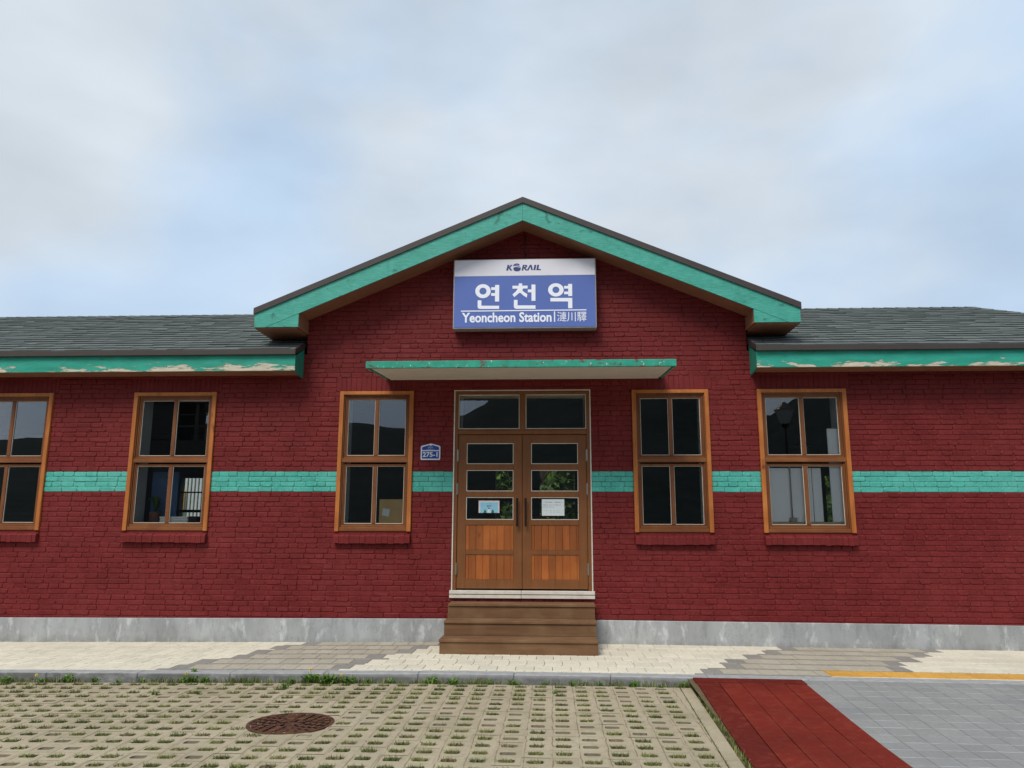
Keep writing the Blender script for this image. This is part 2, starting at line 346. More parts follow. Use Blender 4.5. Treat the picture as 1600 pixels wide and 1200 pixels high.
# gable cheeks and end walls, rear
for x,sg in ((-3.1,-1),(3.14,1)):
    mb.box(x-sg*.0,x-sg*.15,.002,6.3,3.75,roof_z(x)-.26,.4)
for h in holes:
    a,b,c,d=h
    mb.box(a-.001,a-.02,.0,.06,c,d,.3); mb.box(b+.001,b+.02,.0,.06,c,d,.3)
mb.box(XL,XL+.15,.002,6.4,0,3.7,.5); mb.box(XR-.15,XR,.002,6.4,0,3.7,.5)
def brick(mb,x0,x1,z0,z1,d,y=0.,base=True):
    w=x1-x0; h=z1-z0; j=.0042
    def jr(s_=1): return rnd.uniform(-j,j)*s_
    ins=min(rnd.uniform(.004,.010),h*.2); cr=min(rnd.uniform(.006,.024),h*.36,w*.25)
    def ring(i,c,dy,js):
        a,b,e,f=x0+i,x1-i,z0+i,z1-i
        P=[(a+c,e),(b-c,e),(b,e+c),(b,f-c),(b-c,f),(a+c,f),(a,f-c),(a,e+c)]
        return [(px+jr(js),dy,pz+jr(js)) for px,pz in P]
    tilt=rnd.uniform(-.0015,.0015)
    A=ring(.0006,cr*.4,y,.2); Bq=ring(ins*.55,cr*.8,y-d*.75,.6); Cq=ring(ins+.002,cr,y-d,1)
    Cq=[(p[0],p[1]+tilt*(1 if p[2]>(z0+z1)/2 else -1),p[2]) for p in Cq]
    fs=[]
    for k in range(8):
        fs.append((k,(k+1)%8,8+(k+1)%8,8+k)); fs.append((8+k,8+(k+1)%8,16+(k+1)%8,16+k))
    fs.append(tuple(range(16,24)))
    mb.mesh(A+Bq+Cq,fs,rnd.random()**1.0)
bands={}
blocks=holes+sillr+sold
nrow=0; z=PL-.07
while z<5.85:
    zt=z+CH; cz=z+CH/2
    header=(nrow%2==0)
    xa,xb=XL,XR
    if zt>3.95:
        lim=(6.07-.25-zt)/.422+.02
        xa,xb=max(-3.1,.02-lim),min(3.14,.02+lim)
    if xb-xa<.1: break
    segs=[(xa,xb)]
    for (a,b,c,d) in blocks:
        if c-.005<cz<d+.005:
            ns=[]
            for (p,q) in segs:
                if b<=p or a>=q: ns.append((p,q)); continue
                if a>p: ns.append((p,a))
                if b<q: ns.append((b,q))
            segs=ns
    isband=1.98<cz<2.26
    for (p,q) in segs:
        x=p; first=True
        while x<q-1e-4:
            ln=rnd.uniform(.115,.20) if header else rnd.uniform(.19,.33)
            if first and p>XL: ln*=rnd.uniform(.4,1); first=False
            if q-(x+ln)<.07: ln=q-x
            dz=rnd.uniform(-.002,.002)
            brick(bands.setdefault((p,q),MB()) if isband else mb,x,x+ln,z+.0+dz,zt+dz,rnd.uniform(.006,.0135))
            x+=ln
    z=zt; nrow+=1
for (a,b,c,d) in sold:
    x=a
    while x<b-1e-4:
        ln=rnd.uniform(.062,.078); 
        if b-(x+ln)<.03: ln=b-x
        brick(mb,x,x+ln,c+.0,d,rnd.uniform(.004,.007)); x+=ln
wall=mb.build('wall',red,B); tag(wall,'painted red brick wall')
for bk in sorted(bands): tag(bands[bk].build('painted_stripe',teal_brick,B),'teal painted band of four brick courses')
# plinth
mb=MB(); n=60
for i in range(n):
    x0=XL+(XR-XL)*i/n; x1=XL+(XR-XL)*(i+1)/n
    t0=PL+gz(x0)*.65; t1=PL+gz(x1)*.65
    mb.face([(x0,-.024,-.35),(x1,-.024,-.35),(x1,-.024,t1-.006),(x0,-.024,t0-.006)])
    mb.face([(x0,-.024,t0-.006),(x1,-.024,t1-.006),(x1,-.018,t1),(x0,-.018,t0)])
    mb.face([(x0,-.018,t0),(x1,-.018,t1),(x1,.02,t1),(x0,.02,t0)])
mb.face([(XR,-.024,-.3),(XR,6.4,-.3),(XR,6.4,.28),(XR,-.018,.28)]); mb.face([(XL,6.4,-.3),(XL,-.024,-.3),(XL,-.018,.24),(XL,6.4,.24)])
tag(mb.build('plinth',plinth_m,B),'grey cement plinth')
# interior shell: plaster reveals, inner wall, floor, ceiling, rear wall with openings
mb=MB()
for h in holes:
    a,b,c,d=h; y0,y1=.062,.36
    a+=.088; b-=.088; d-=.05; mb.face([(a,y0,c),(a,y1,c),(a,y1,d),(a,y0,d)]); mb.face([(b,y1,c),(b,y0,c),(b,y0,d),(b,y1,d)])
    mb.face([(a,y0,d),(a,y1,d),(b,y1,d),(b,y0,d)]); mb.face([(a,y1,c),(a,y0,c),(b,y0,c),(b,y1,c)])
for i in range(len(xs)-1):
    for j in range(len(zs)-1):
        cx=(xs[i]+xs[i+1])/2; cz=(zs[j]+zs[j+1])/2
        if any(h[0]<cx<h[1] and h[2]<cz<h[3] for h in holes): continue
        mb.face([(xs[i],.36,zs[j+1]),(xs[i+1],.36,zs[j+1]),(xs[i+1],.36,zs[j]),(xs[i],.36,zs[j])],.2)
tag(mb.build('inner_wall',plaster,B),'white plaster window reveals')
mb=MB(); mb.box(XL+.16,XR-.16,.37,6.0,.40,.52); tag(mb.build('floor',in_floor,B))
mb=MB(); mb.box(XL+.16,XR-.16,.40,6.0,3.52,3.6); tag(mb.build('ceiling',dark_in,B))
rear_holes=[(-.80,-.38,.7,2.8),(.15,.90,.7,2.8),(-7.72,-6.9,1.2,2.55),(6.15,6.45,1.2,2.6)]
xr=sorted({XL+.16,XR-.16}|{v for h in rear_holes for v in h[:2]}); zr=sorted({.52,3.52}|{v for h in rear_holes for v in h[2:]})
mb=MB()
for i in range(len(xr)-1):
    for j in range(len(zr)-1):
        cx=(xr[i]+xr[i+1])/2; cz=(zr[j]+zr[j+1])/2
        if any(h[0]<cx<h[1] and h[2]<cz<h[3] for h in rear_holes): continue
        mb.box(xr[i],xr[i+1],6.0,6.2,zr[j],zr[j+1])
for z_ in (1.55,2.05): mb.box(.15,.9,6.04,6.08,z_,z_+.07); mb.box(-.8,-.38,6.04,6.08,z_,z_+.07)
mb.box(-7.72,-6.9,6.04,6.08,1.80,1.86); mb.box(-7.72,-6.9,6.045,6.07,2.22,2.25)
# partitions that darken the side rooms
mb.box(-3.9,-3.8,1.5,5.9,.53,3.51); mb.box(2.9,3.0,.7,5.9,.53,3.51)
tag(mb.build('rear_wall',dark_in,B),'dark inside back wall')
# ---------------- windows
def make_window(x0,x1,parent):
    z0,z1=WZ
    mb=MB(); cw=.058; yo=-.038
    mb.box(x0,x0+cw,yo,.03,z0+.0,z1,bev=.004); mb.box(x1-cw,x1,yo,.03,z0,z1,bev=.004); mb.box(x0+cw-.004,x1-cw+.004,yo+.002,.03,z1-.05,z1-.001,bev=.004)
    w=mb.build('window',cas,parent); tag(w,'timber window with orange casing')
    # stepped jambs
    mb=MB()
    for k,(ins,y) in enumerate(((cw,-.014),(cw+.018,.004))):
        ww=.018 if k==0 else .02
        mb.box(x0+ins,x0+ins+ww,y,.055,z0+.055,z1-.05,bev=.003); mb.box(x1-ins-ww,x1-ins,y,.055,z0+.055,z1-.05,bev=.003)
        mb.box(x0+ins+ww,x1-ins-ww,y+.001,.055,z1-.05-.018*(k+1),z1-.05-.018*k,bev=.003)
    mb.build('jamb_frame',frm,w)
    mb=MB()
    mb.box(x0+cw,x1-cw,-.022,.055,z0+.002,z0+.055,bev=.006); mb.box(x0+cw+.02,x1-cw-.02,-.006,.055,z0+.055,z0+.085,bev=.004)
    mb.build('bottom_rail',frmx,w); mb=MB(); zc=z0+.945
    mb.box(x0+cw,x1-cw,-.020,.05,zc,zc+.055,bev=.006); mb.box(x0+cw+.018,x1-cw-.018,-.004,.05,zc+.055,zc+.075,bev=.004)
    mb.build('meeting_rail',frmx,w)
    xi0,xi1=x0+.096,x1-.096; mid=(x0+x1)/2; m=.027
    for (a,b) in ((z0+.085,z0+.925),(z0+1.022,z1-.086)):
        st=.022; rb=.022
        sa=MB(); y=.012
        sa.box(xi0,xi0+st,y,.052,a,b,bev=.003); sa.box(xi1-st,xi1,y,.052,a,b,bev=.003); sa.box(xi0+st,xi1-st,y+.001,.052,a,a+rb,bev=.003); sa.box(xi0+st,xi1-st,y+.001,.052,b-.03,b,bev=.003); sa.box(mid-m,mid+m,y-.004,.05,a+rb,b-.03,bev=.005)
        sa.build('sash',frm,w)
        for (p,q) in ((xi0+st,mid-m),(mid+m,xi1-st)):
            gp=MB(); gp.box(p,q,.032,.036,a+rb,b-.03); gp.build('pane',glass,w)
            bd=MB(); t=.006; bd.box(p,p+t,.024,.031,a+rb,b-.03); bd.box(q-t,q,.024,.031,a+rb,b-.03); bd.box(p+t,q-t,.024,.031,a+rb,a+rb+t); bd.box(p+t,q-t,.024,.031,b-.03-t,b-.03); bd.build('glazing_bead',bead_m,w)
    sm_=MB(); x=x0
    while x<x1-.02:
        ln=rnd.uniform(.068,.084)
        if x1-(x+ln)<.03: ln=x1-x
        d=rnd.uniform(-.004,.004); g=.002; a,b=x+g,x+ln-g; zt=1.405+rnd.uniform(-.004,.004); zb=1.283+rnd.uniform(-.006,.004); yf=-.075+d
        sm_.prism([(yy,zz) for yy,zz in ()],0,0) if False else None
        prof=[(yf,zb),(yf,zt-.028),(yf+.006,zt-.02),(.0,zt+.012),(.0,zb+.004)]
        V=[(a,py,pz) for py,pz in prof]+[(b,py,pz) for py,pz in prof]; n=5
        sm_.mesh(V,[tuple(range(n)),tuple(reversed(range(n,2*n)))]+[(k,k+n,(k+1)%n+n,(k+1)%n) for k in range(n)],rnd.random())
        x+=ln
    sm_.box(x0+.004,x1-.004,-.069,.0,1.287,1.372,.3)
    sm_.box(x0,x1,-.008,.0,1.40,1.44,.4)
    tag(sm_.build('sill',red,w),'sloping red painted brick sill')
    return w
w2=make_window(*WIN[1],B); w3=make_window(*WIN[2],B)
copy_tree(w2,B,WIN[0][0]-WIN[1][0]); copy_tree(w3,B,WIN[3][0]-WIN[2][0]); copy_tree(w2,B,WIN[4][0]-WIN[1][0]); copy_tree(w2,B,WIN[5][0]-WIN[1][0]); copy_tree(w2,B,WIN[6][0]-WIN[1][0])
# ---------------- entrance door
x0,x1,z0,z1=DOOR
mb=MB(); mb.box(x0+.016,x0+.062,-.006,.06,.672,z1-.016,bev=.004); mb.box(x1-.062,x1-.016,-.006,.06,.672,z1-.016,bev=.004); mb.box(x0+.062,x1-.062,-.005,.06,z1-.062,z1-.016,bev=.004)
mb.box(x0+.062,x1-.062,-.014,.06,2.775,2.83,bev=.004); mb.box(-.038,.045,-.004,.06,2.83,z1-.062,bev=.004); mb.box(x0+.062,x1-.062,.006,.06,2.83,2.85,bev=.003)
DF=mb.build('door_frame',doorw,B); tag(DF,'brown timber entrance frame with two transom lights')
mb=MB(); mb.box(x0,x0+.016,-.016,.05,.67,z1); mb.box(x1-.016,x1,-.016,.05,.67,z1); mb.box(x0+.016,x1-.016,-.015,.05,z1-.014,z1); mb.build('sealant_edge',white_tr,DF)
for a,b in ((x0+.062,-.038),(.045,x1-.062)):
    g=MB(); g.box(a,b,.03,.034,2.85,z1-.062); g.build('transom_pane',glass,DF)
    t=.012; g=MB(); g.box(a,a+t,.018,.029,2.85,z1-.062); g.box(b-t,b,.018,.029,2.85,z1-.062); g.box(a+t,b-t,.018,.029,2.85,2.85+t); g.box(a+t,b-t,.018,.029,z1-.062-t,z1-.062); g.build('glazing_bead',bead_m,DF)
mb=MB()
for s_ in ((x0-.02,-.012),(-.008,x1+.02)):
    mb.box(s_[0],s_[1],-.05,.06,.622,.668,bev=.004); mb.box(s_[0],s_[1],-.042,.06,.568,.616,bev=.004)
tag(mb.build('threshold',white_tr,B),'white stone threshold in two courses')
for side in (-1,1):
    if side<0: X0,X1=x0+.066,-.003; P0,P1=-.772,-.122
    else: X0,X1=.003,x1-.066; P0,P1=.122,.768
    yf=.012
    mb=MB(); zl,zh=.690,2.768
    rails=[(2.652,zh),(2.280,2.363),(1.909,1.989),(1.533,1.604),(1.137,1.200),(zl,.81)]
    mb.box(X0,P0,yf,.052,zl,zh,bev=.002); mb.box(P1,X1,yf,.052,zl,zh,bev=.002)
    for a,b in rails: mb.box(P0,P1,yf+.0008,.052,a,b,bev=.002)
    d=mb.build('door',doorw,B); tag(d,'left brown door leaf' if side<0 else 'right brown door leaf')
    for a,b in ((2.363,2.652),(1.989,2.280),(1.604,1.909)):
        g=MB(); g.box(P0,P1,.030,.034,a,b); g.build('pane',glass,d)
        t=.009; g=MB(); g.box(P0,P0+t,.018,.029,a,b); g.box(P1-t,P1,.018,.029,a,b); g.box(P0+t,P1-t,.018,.029,a,a+t); g.box(P0+t,P1-t,.018,.029,b-t,b); g.build('glazing_bead',bead_m,d)
    for a,b in ((1.200,1.533),(.81,1.137)):
        pm=MB(); cuts=[P0]+[P0+ (P1-P0)*(.07+.1475*k) for k in range(0,7)]; cuts[-1]=min(cuts[-1],P1); 
        cuts=[c for c in cuts if c<P1-.02]+[P1]
        for k in range(len(cuts)-1): pm.box(cuts[k]+.0012,cuts[k+1]-.0012,.021,.045,a,b,rnd.random(),bev=.003)
        pm.box(P0,P1,.030,.046,a+.001,b-.001,.0)
        pm.build('wood_panel',panel,d)
    hx=-.068 if side<0 else .048
    h=MB(); h.tube([(hx,yf,1.865),(hx,-.045,1.865)],.009); h.tube([(hx,yf,1.545),(hx,-.045,1.545)],.009); h.tube([(hx,-.048,1.895),(hx,-.048,1.515)],.0145,10); h.build('handle',black_m,d,smooth=False)
    hxx=X0-.006 if side<0 else X1+.006
    for zc in (2.48,2.02,.95):
        h=MB(); h.tube([(hxx,-.008,zc-.075),(hxx,-.008,zc+.075)],.011,10); h.box(hxx-.016,hxx+.016,.003,.0115,zc-.07,zc+.07); h.tube([(hxx,-.008,zc-.083),(hxx,-.008,zc-.075)],.007,8); h.tube([(hxx,-.008,zc+.075),(hxx,-.008,zc+.083)],.007,8); h.build('hinge',steel,d)
# ---------------- wing roofs
RZ,RY=5.37,3.0; EZ=3.905
def shingles(mb,org,udir,sdir,length_fn,slope_len,nrm,expo=.20,wid=.26):
    org=Vector(org); u=Vector(udir).normalized(); s_=Vector(sdir).normalized(); n=Vector(nrm).normalized()
    r=0; d=0
    while d<slope_len-.02:
        a,b=length_fn(d); x=a-(rnd.random()*wid if r%2 else rnd.random()*.5*wid); dd=min(expo*1.25,slope_len-d)
        while x<b:
            w_=wid*rnd.uniform(.82,1.18); p=max(x,a); q=min(x+w_-.006,b)
            if q-p>.03:
                t=rnd.uniform(.007,.017); off=(rnd.choice((-.016,0,.016))+rnd.uniform(-.006,.006) if r else rnd.uniform(0,.008))
                lo=org+s_*(d+off); hi=org+s_*(d+dd)
                V=[lo+u*p+n*.012,lo+u*q+n*.012,lo+u*q+n*(.012+t),lo+u*p+n*(.012+t),hi+u*q+n*.006,hi+u*p+n*.006]
                mb.mesh(V,[(0,1,2,3),(3,2,4,5),(0,3,5),(1,4,2)],rnd.random())
            x+=w_
        d+=expo; r+=1
def wing(xa,xb,hip_x_end,hip_run,sgn):
    """xa = inner end near the gable, sgn=+1 wing to the right"""
    mb=MB(); 
    yE=-.42; sl=math.hypot(RY-yE,RZ-EZ); sd_=((0,RY-yE,RZ-EZ)); nr=(0,-(RZ-EZ),RY-yE)
    ridge_end=hip_x_end; corner=hip_x_end+sgn*hip_run
    def lf(d):
        t=d/sl; e=corner+(ridge_end-corner)*t
        return (xa,e) if sgn>0 else (e,xa)
    # deck
    def quad(P): mb.face(P if sgn>0 else list(reversed(P)),.3)
    quad([(xa,yE,EZ),(corner,yE,EZ),(ridge_end,RY,RZ),(xa,RY,RZ)])
    quad([(xa,2*RY-yE,EZ),(xa,RY,RZ),(ridge_end,RY,RZ),(corner,2*RY-yE,EZ)])
    quad([(corner,yE,EZ),(corner,2*RY-yE,EZ),(ridge_end,RY,RZ)])
    shingles(mb,(0,yE,EZ),(1,0,0),sd_,lf,sl,nr)
    # ridge and hip caps
    x=min(xa,ridge_end)
    while x<max(xa,ridge_end):
        mb.mesh([(x,RY-.15,RZ-.045),(x+.2,RY-.15,RZ-.05),(x+.2,RY,RZ+.02),(x,RY,RZ+.028),(x+.2,RY+.15,RZ-.05),(x,RY+.15,RZ-.045)],[(0,1,2,3),(3,2,4,5)],rnd.random()); x+=.2
    A=Vector((ridge_end,RY,RZ+.02)); D=Vector((corner,yE,EZ+.02)); nn=18
    for i in range(nn):
        p=A.lerp(D,i/nn); q=A.lerp(D,(i+1)/nn); sdx=Vector((.13*sgn,.06,-.05)); sdl=Vector((-.10*sgn,-.1,-.055))
        mb.mesh([p+sdl,q+sdl,q+Vector((0,0,.012)),p+Vector((0,0,.004)),q+sdx,p+sdx],[(0,1,2,3),(3,2,4,5)],rnd.random())
    rf=mb.build('roof',shingle_m,B); tag(rf,'grey shingled hip roof of the '+('right' if sgn>0 else 'left')+' wing')
    # soffit
    mb=MB(); yF=-.38; a,b=sorted((xa,corner)); mb.box(a+.02,b-.02,yF+.02,.004,3.628,3.645); mb.box(a,b,yF+.02,2*RY-yF,3.60+.06,3.67) if False else None
    for yy in (-.26,-.13): mb.box(a+.02,b-.02,yy,yy+.006,3.623,3.63)
    mb.build('soffit',soff,rf)
    mb=MB(); mb.box(a,b,yF,yF+.022,3.625,3.842); mb.build('fascia',teal_l if sgn<0 else teal_r,rf)
    mb=MB(); 
    e=xa; i0,i1=sorted((e,e+sgn*.022))
    zb=EZ+.43*(0-yE)-.07
    P=[(yF+.022,3.625),(-.001,3.585),(-.001,zb),(yF+.022,EZ-.07)]
    V=[(i0,py,pz) for py,pz in P]+[(i1,py,pz) for py,pz in P]
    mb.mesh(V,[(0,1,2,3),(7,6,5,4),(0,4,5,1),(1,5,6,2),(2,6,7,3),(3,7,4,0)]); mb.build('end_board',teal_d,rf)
    mb=MB(); mb.box(a-.004,b+.004,yE-.012,yF+.01,3.842,EZ+.012,bev=.006)
    P=[(yE-.01,3.845),(0.1,3.845+.43*(.1-yE)),(0.1,3.845+.43*(.1-yE)+.078),(yE-.01,EZ+.014)]; i0,i1=sorted((e-sgn*.012,e+sgn*.012))
    V=[(i0,py,pz) for py,pz in P]+[(i1,py,pz) for py,pz in P]
    mb.mesh(V,[(0,1,2,3),(7,6,5,4),(0,4,5,1),(1,5,6,2),(2,6,7,3),(3,7,4,0)])
    mb.build('drip_edge',metal_edge,rf)
    # outer end fascia
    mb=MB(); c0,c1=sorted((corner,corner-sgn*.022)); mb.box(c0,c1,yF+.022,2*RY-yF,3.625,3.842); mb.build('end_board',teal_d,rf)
wing(3.165,3.2,7.83,1.9,1)
wing(-3.135,-3.2,-11.3,1.9,-1)
# ---------------- gable roof
gx0,gx1=-3.72,3.76; cx=.02; yF=-.42; yB=6.7
mb=MB()
def gz2(x): return roof_z(x)
for (xo,sg) in ((gx0,-1),(gx1,1)):
    top=[(cx,roof_z(cx)),(xo,roof_z(xo))]
    ang=math.atan(.422); n=Vector((sg*math.sin(ang),0,math.cos(ang)))
    # deck slab
    p0=(cx,roof_z(cx)-.09); p1=(xo,roof_z(xo)-.09)
    V=[(p0[0],yF,p0[1]),(p1[0],yF,p1[1]),(p1[0],yF,p1[1]+.07),(p0[0],yF,p0[1]+.07)]; V+=[(a,yB,c) for a,b,c in V]
    mb.mesh(V,[(0,3,2,1) if sg>0 else (0,1,2,3),(4,5,6,7),(0,1,5,4),(1,2,6,5),(2,3,7,6)],.3)
    run=math.hypot(xo-cx,roof_z(xo)-roof_z(cx))
    sd_=Vector((cx-xo,0,roof_z(cx)-roof_z(xo)))
    shingles(mb,(xo,0,roof_z(xo)-.035),(0,1,0),sd_,lambda d:(yF,yB),run,n)
y=yF
while y<yB:
    mb.mesh([(cx-.14,y,6.035),(cx-.14,y+.2,6.03),(cx,y+.2,6.085),(cx,y,6.09),(cx+.14,y+.2,6.03),(cx+.14,y,6.035)],[(0,1,2,3),(3,2,4,5)],rnd.random()); y+=.2
G=mb.build('gable_roof',shingle_m,B); tag(G,'front gable roof over the entrance')
t1,t2=.072,.33
mb=MB()   # metal rake edge
pts=[(gx0-.015,roof_z(gx0)-t1-.006),(cx,roof_z(cx)-t1),(gx1+.015,roof_z(gx1)-t1-.006),(gx1+.015,roof_z(gx1)+.008),(cx,roof_z(cx)+.012),(gx0-.015,roof_z(gx0)+.008)]
mb.prism(pts,yF-.045,yF+.03); mb.build('drip_edge',metal_edge,G)
bz=4.228
for sg,xo,xi in ((-1,gx0,-3.10),(1,gx1,3.145)):
    xk=cx+sg*((6.07-t2-bz)/.422)    # where fascia bottom meets horizontal
    mb=MB()
    P=[(xo,roof_z(xo)-t1),(xo,bz),(xk,bz),(cx+sg*.0015,roof_z(cx)-t2),(cx+sg*.0015,roof_z(cx)-t1)]
    if sg>0: P=P[::-1]
    mb.prism(P,yF-.024,yF); mb.build('fascia',teal_g,G)
    mb=MB(); g_=.004
    P=[(xk-sg*(.03),bz+g_*.5),(xi,bz+.0),(xi,roof_z(xi)-t2-g_)]
    P=[(xk-sg*.012,bz+.002),(xi,bz+.002),(xi,roof_z(xi)-t2-.003)]
    if sg>0: P=P[::-1]
    mb.prism(P,yF-.021,yF-.002); mb.build('fascia_block',teal_g,G)
    # boxed eave: inner face, underside
    mb=MB()
    i0,i1=sorted((xi,xi-sg*-.02)); 
    mb.box(min(xi,xi+sg*.02),max(xi,xi+sg*.02),yF,-.012,bz-.0,roof_z(xi)-t2+.015)
    a,b=sorted((xi+sg*.021,xo-sg*.001)); mb.box(a,b,yF+.001,yB,bz-.012,bz)
    mb.box(min(xi+sg*.0,xi-sg*.012),max(xi,xi-sg*.012),yF+.004,-.013,bz+.0,bz+.02); mb.box(min(xi,xi-sg*.012),max(xi,xi-sg*.012),-.05,-.013,bz+.02,roof_z(xi)-t2-.01)
    mb.build('boxed_eave',soff,G)
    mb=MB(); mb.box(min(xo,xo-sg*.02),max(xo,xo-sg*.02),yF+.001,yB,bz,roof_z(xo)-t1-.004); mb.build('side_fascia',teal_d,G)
    # sloping soffit
    mb=MB(); zc=roof_z(cx)-t2+.01; ze=roof_z(xi)-t2+.012
    V=[(cx,yF,zc),(xi,yF,ze),(xi,.004,ze),(cx,.004,zc),(cx,yF,zc+.02),(xi,yF,ze+.02),(xi,.004,ze+.02),(cx,.004,zc+.02)]
    mb.mesh(V,[(0,1,2,3),(4,7,6,5),(0,4,5,1),(2,6,7,3),(1,5,6,2),(0,3,7,4)]); mb.build('soffit',soff,G)
# ---------------- canopy over the door
mb=MB(); a,b=-1.93,1.955; yf=-1.25
mb.box(a,b,yf,yf+.03,3.466,3.558,bev=.006)
for sg,xo in ((-1,a),(1,b)): mb.box(min(xo,xo-sg*.03),max(xo,xo-sg*.03),yf+.03,-.012,3.47,3.552,bev=.004)
def tilt(m): m.v=[(x,y,z+(.088*(y+1.22)/1.22 if y>-1.221 else 0)) for x,y,z in m.v]
tilt(mb)
ms0=plain('grey_canopy_top','#7d7a76',.7)
cn=mb.build('canopy',canopy_m,B); tag(cn,'thin flat canopy with chipped teal edge')
mb=MB()
mb.box(a+.045,b-.045,yf+.045,-.012,3.478,3.5)
under=plain('cream_soffit_board','#cfc7ba',.7,0,.06,3)
tilt(mb); mb.build('underside',under,cn)
mb=MB(); mb.box(a+.03,b-.03,yf+.03,-.012,3.535,3.548); tilt(mb); mb.build('top_sheet',ms0,cn)
mb=MB(); mb.box(a+.06,b-.06,-.055,-.012,3.463,3.477); tilt(mb); mb.build('edge_trim',under,cn)
# ================================================================== SIGN
S=empty('station_sign',(.035,-.1,4.24)); tag(S,'white and blue lightbox sign with Korean station name hanging under the gable peak','sign')
sgx0,sgx1,sz0,sz1=-.972,1.046,4.24,5.258; sy=-.20
mb=MB(); mb.box(sgx0,sgx1,sy,-.03,sz0,sz1,bev=.006)
ms=plain('sign_case_metal','#a9a49c',.5,.3,.15,12)
mb.build('case',ms,S)
s=NT('sign_white_acrylic'); dd=s.ramp(s.noise(30,5,.7),.6,.68,0,.7); xx,yy,zz=s.sep(s.pos()); dm=s.math('MULTIPLY',s.ramp(xx,.86,1.02),s.ramp(zz,5.02,5.12)); col=s.mix(s.ramp(s.noise(2,3),.3,.7),lin('#d6d4dc'),lin('#e2e0e8')); col=s.mix(s.math('MULTIPLY',dd,dm),col,lin('#5b5450')); wh=s.done(col,.35,None,.5)
bl=plain('sign_blue_acrylic','#566cb0',.35,0,.05,1.5,.02)
lt=plain('sign_letter_white','#eceef6',.4,0,.02,3,.02)
nb=plain('sign_navy_print','#333e74',.4,0,.03,3,.02)
def SX(u): return sgx0+(u-121)/1368.*(sgx1-sgx0)
def SZ(u,v): v=v+(u-800)*.0100; return sz0+(749-v)/661.*(sz1-sz0)
zs_=sz0+(749-252)/661.*(sz1-sz0)
mb=MB(); mb.box(sgx0+.014,sgx1-.014,sy-.006,sy+.002,zs_+.001,sz1-.014,bev=.002); mb.build('white_panel',wh,S)
mb=MB(); mb.box(sgx0+.014,sgx1-.014,sy-.0055,sy+.002,sz0+.016,zs_-.001,bev=.002); mb.build('blue_panel',bl,S)
LY=sy-.0085
def rect(mb,u0,u1,v0,v1,y=LY,mi=0):
    uc=(u0+u1)/2; mb.box(SX(u0),SX(u1),y,y+.003,SZ(uc,v1),SZ(uc,v0),mi=mi)
def poly(mb,P,y=LY,mi=0):
    Q=[(SX(u),SZ(u,v)) for u,v in P]
    ar=sum(Q[i][0]*Q[(i+1)%len(Q)][1]-Q[(i+1)%len(Q)][0]*Q[i][1] for i in range(len(Q)))
    if ar<0: Q=Q[::-1]
    mb.prism(Q,y,y+.003,mi=mi)
def ring(mb,cu,cv,ru,rv,iu,iv,y=LY):
    n=40
    for k in range(n):
        a=2*math.pi*k/n; b=2*math.pi*(k+1)/n
        poly(mb,[(cu+ru*math.cos(a),cv+rv*math.sin(a)),(cu+ru*math.cos(b),cv+rv*math.sin(b)),(cu+iu*math.cos(b),cv+iv*math.sin(b)),(cu+iu*math.cos(a),cv+iv*math.sin(a))],y)
def lshape(mb,u0,w,v0,v1,t,u1):   # niun with rounded corner
    P=[(u0,v0),(u0,v1-22),(u0+4,v1-8),(u0+18,v1),(u1,v1),(u1,v1-t),(u0+w,v1-t),(u0+w,v0)]; poly(mb,P)
mb=MB()
ring(mb,407,399,74,67,34,33); rect(mb,523,563,340,498); rect(mb,486,523.2,362,388); rect(mb,486,523.2,418,444); lshape(mb,357,36,487,568,30,563)
rect(mb,750,783,326,348); rect(mb,690,835,347.8,375); poly(mb,[(738,374),(790,374),(782,412),(762,418),(742,412)],LY-.0012)
poly(mb,[(742,375),(787,375),(770,402),(742,428),(708,456),(690,432),(722,404)]); poly(mb,[(752,392),(772,384),(800,408),(832,428),(828,462),(792,440),(758,408)],LY-.0006)
rect(mb,872,910,337,492); rect(mb,837,872.2,384,411); lshape(mb,704,35,483,567,32,910)
ring(mb,1105,388,74,63,33,31); rect(mb,1222,1260,332,447); rect(mb,1183,1222.2,351,376); rect(mb,1183,1222.2,405,430); poly(mb,[(1052,465),(1260,465),(1260,562),(1220,562),(1220,498),(1052,498)])
rect(mb,198,1392,578.5,588); rect(mb,1085,1096,592,690)
put_text(mb,'Yeoncheon Station',SX(207),SX(1062),SZ(640,694),SZ(640,600),LY+.0015,off=.026,ext=.0015)
put_text(mb,'漣川驛',SX(1115),SX(1392),SZ(1250,686),SZ(1250,594),LY+.0015,off=.0,ext=.0015)
mb.build('lettering',lt,S)
mb=MB()
def K(P): poly(mb,[((780+x/20.-690)*6.154,(405+y/20.-390)*6.154) for x,y in P],LY)
K([(285,180),(345,180),(325,255),(385,180),(445,180),(365,258),(435,355),(375,355),(318,278),(303,355),(245,355)])
def arc(cx_,cy_,rx,ry,a0,a1,n=16): return [(cx_+rx*math.cos(R(a0+(a1-a0)*k/n)),cy_+ry*math.sin(R(a0+(a1-a0)*k/n))) for k in range(n+1)]
K([(468,285),(500,255),(545,243),(600,250),(660,262),(700,258)]+arc(583,300,117,82,-20,200,18)[1:])
A1=arc(575,240,120,105,195,320,12); A2=arc(575,250,92,76,320,200,12); K(A1+A2)
K([(510,195),(560,190),(620,205),(690,235),(640,232),(570,212),(520,210)])
K([(765,180),(870,180),(900,195),(905,225),(885,255),(850,270),(895,325),(935,300),(985,180),(1040,180),(1075,340),(1020,340),(1000,245),(955,350),(860,352),(805,285),(790,268),(780,268),(765,355),(720,355)][:0] or [(765,180),(875,180),(902,200),(900,232),(875,260),(845,268),(905,352),(850,352),(795,285),(800,245),(840,240),(855,215),(835,208),(808,208),(775,355),(725,355)])
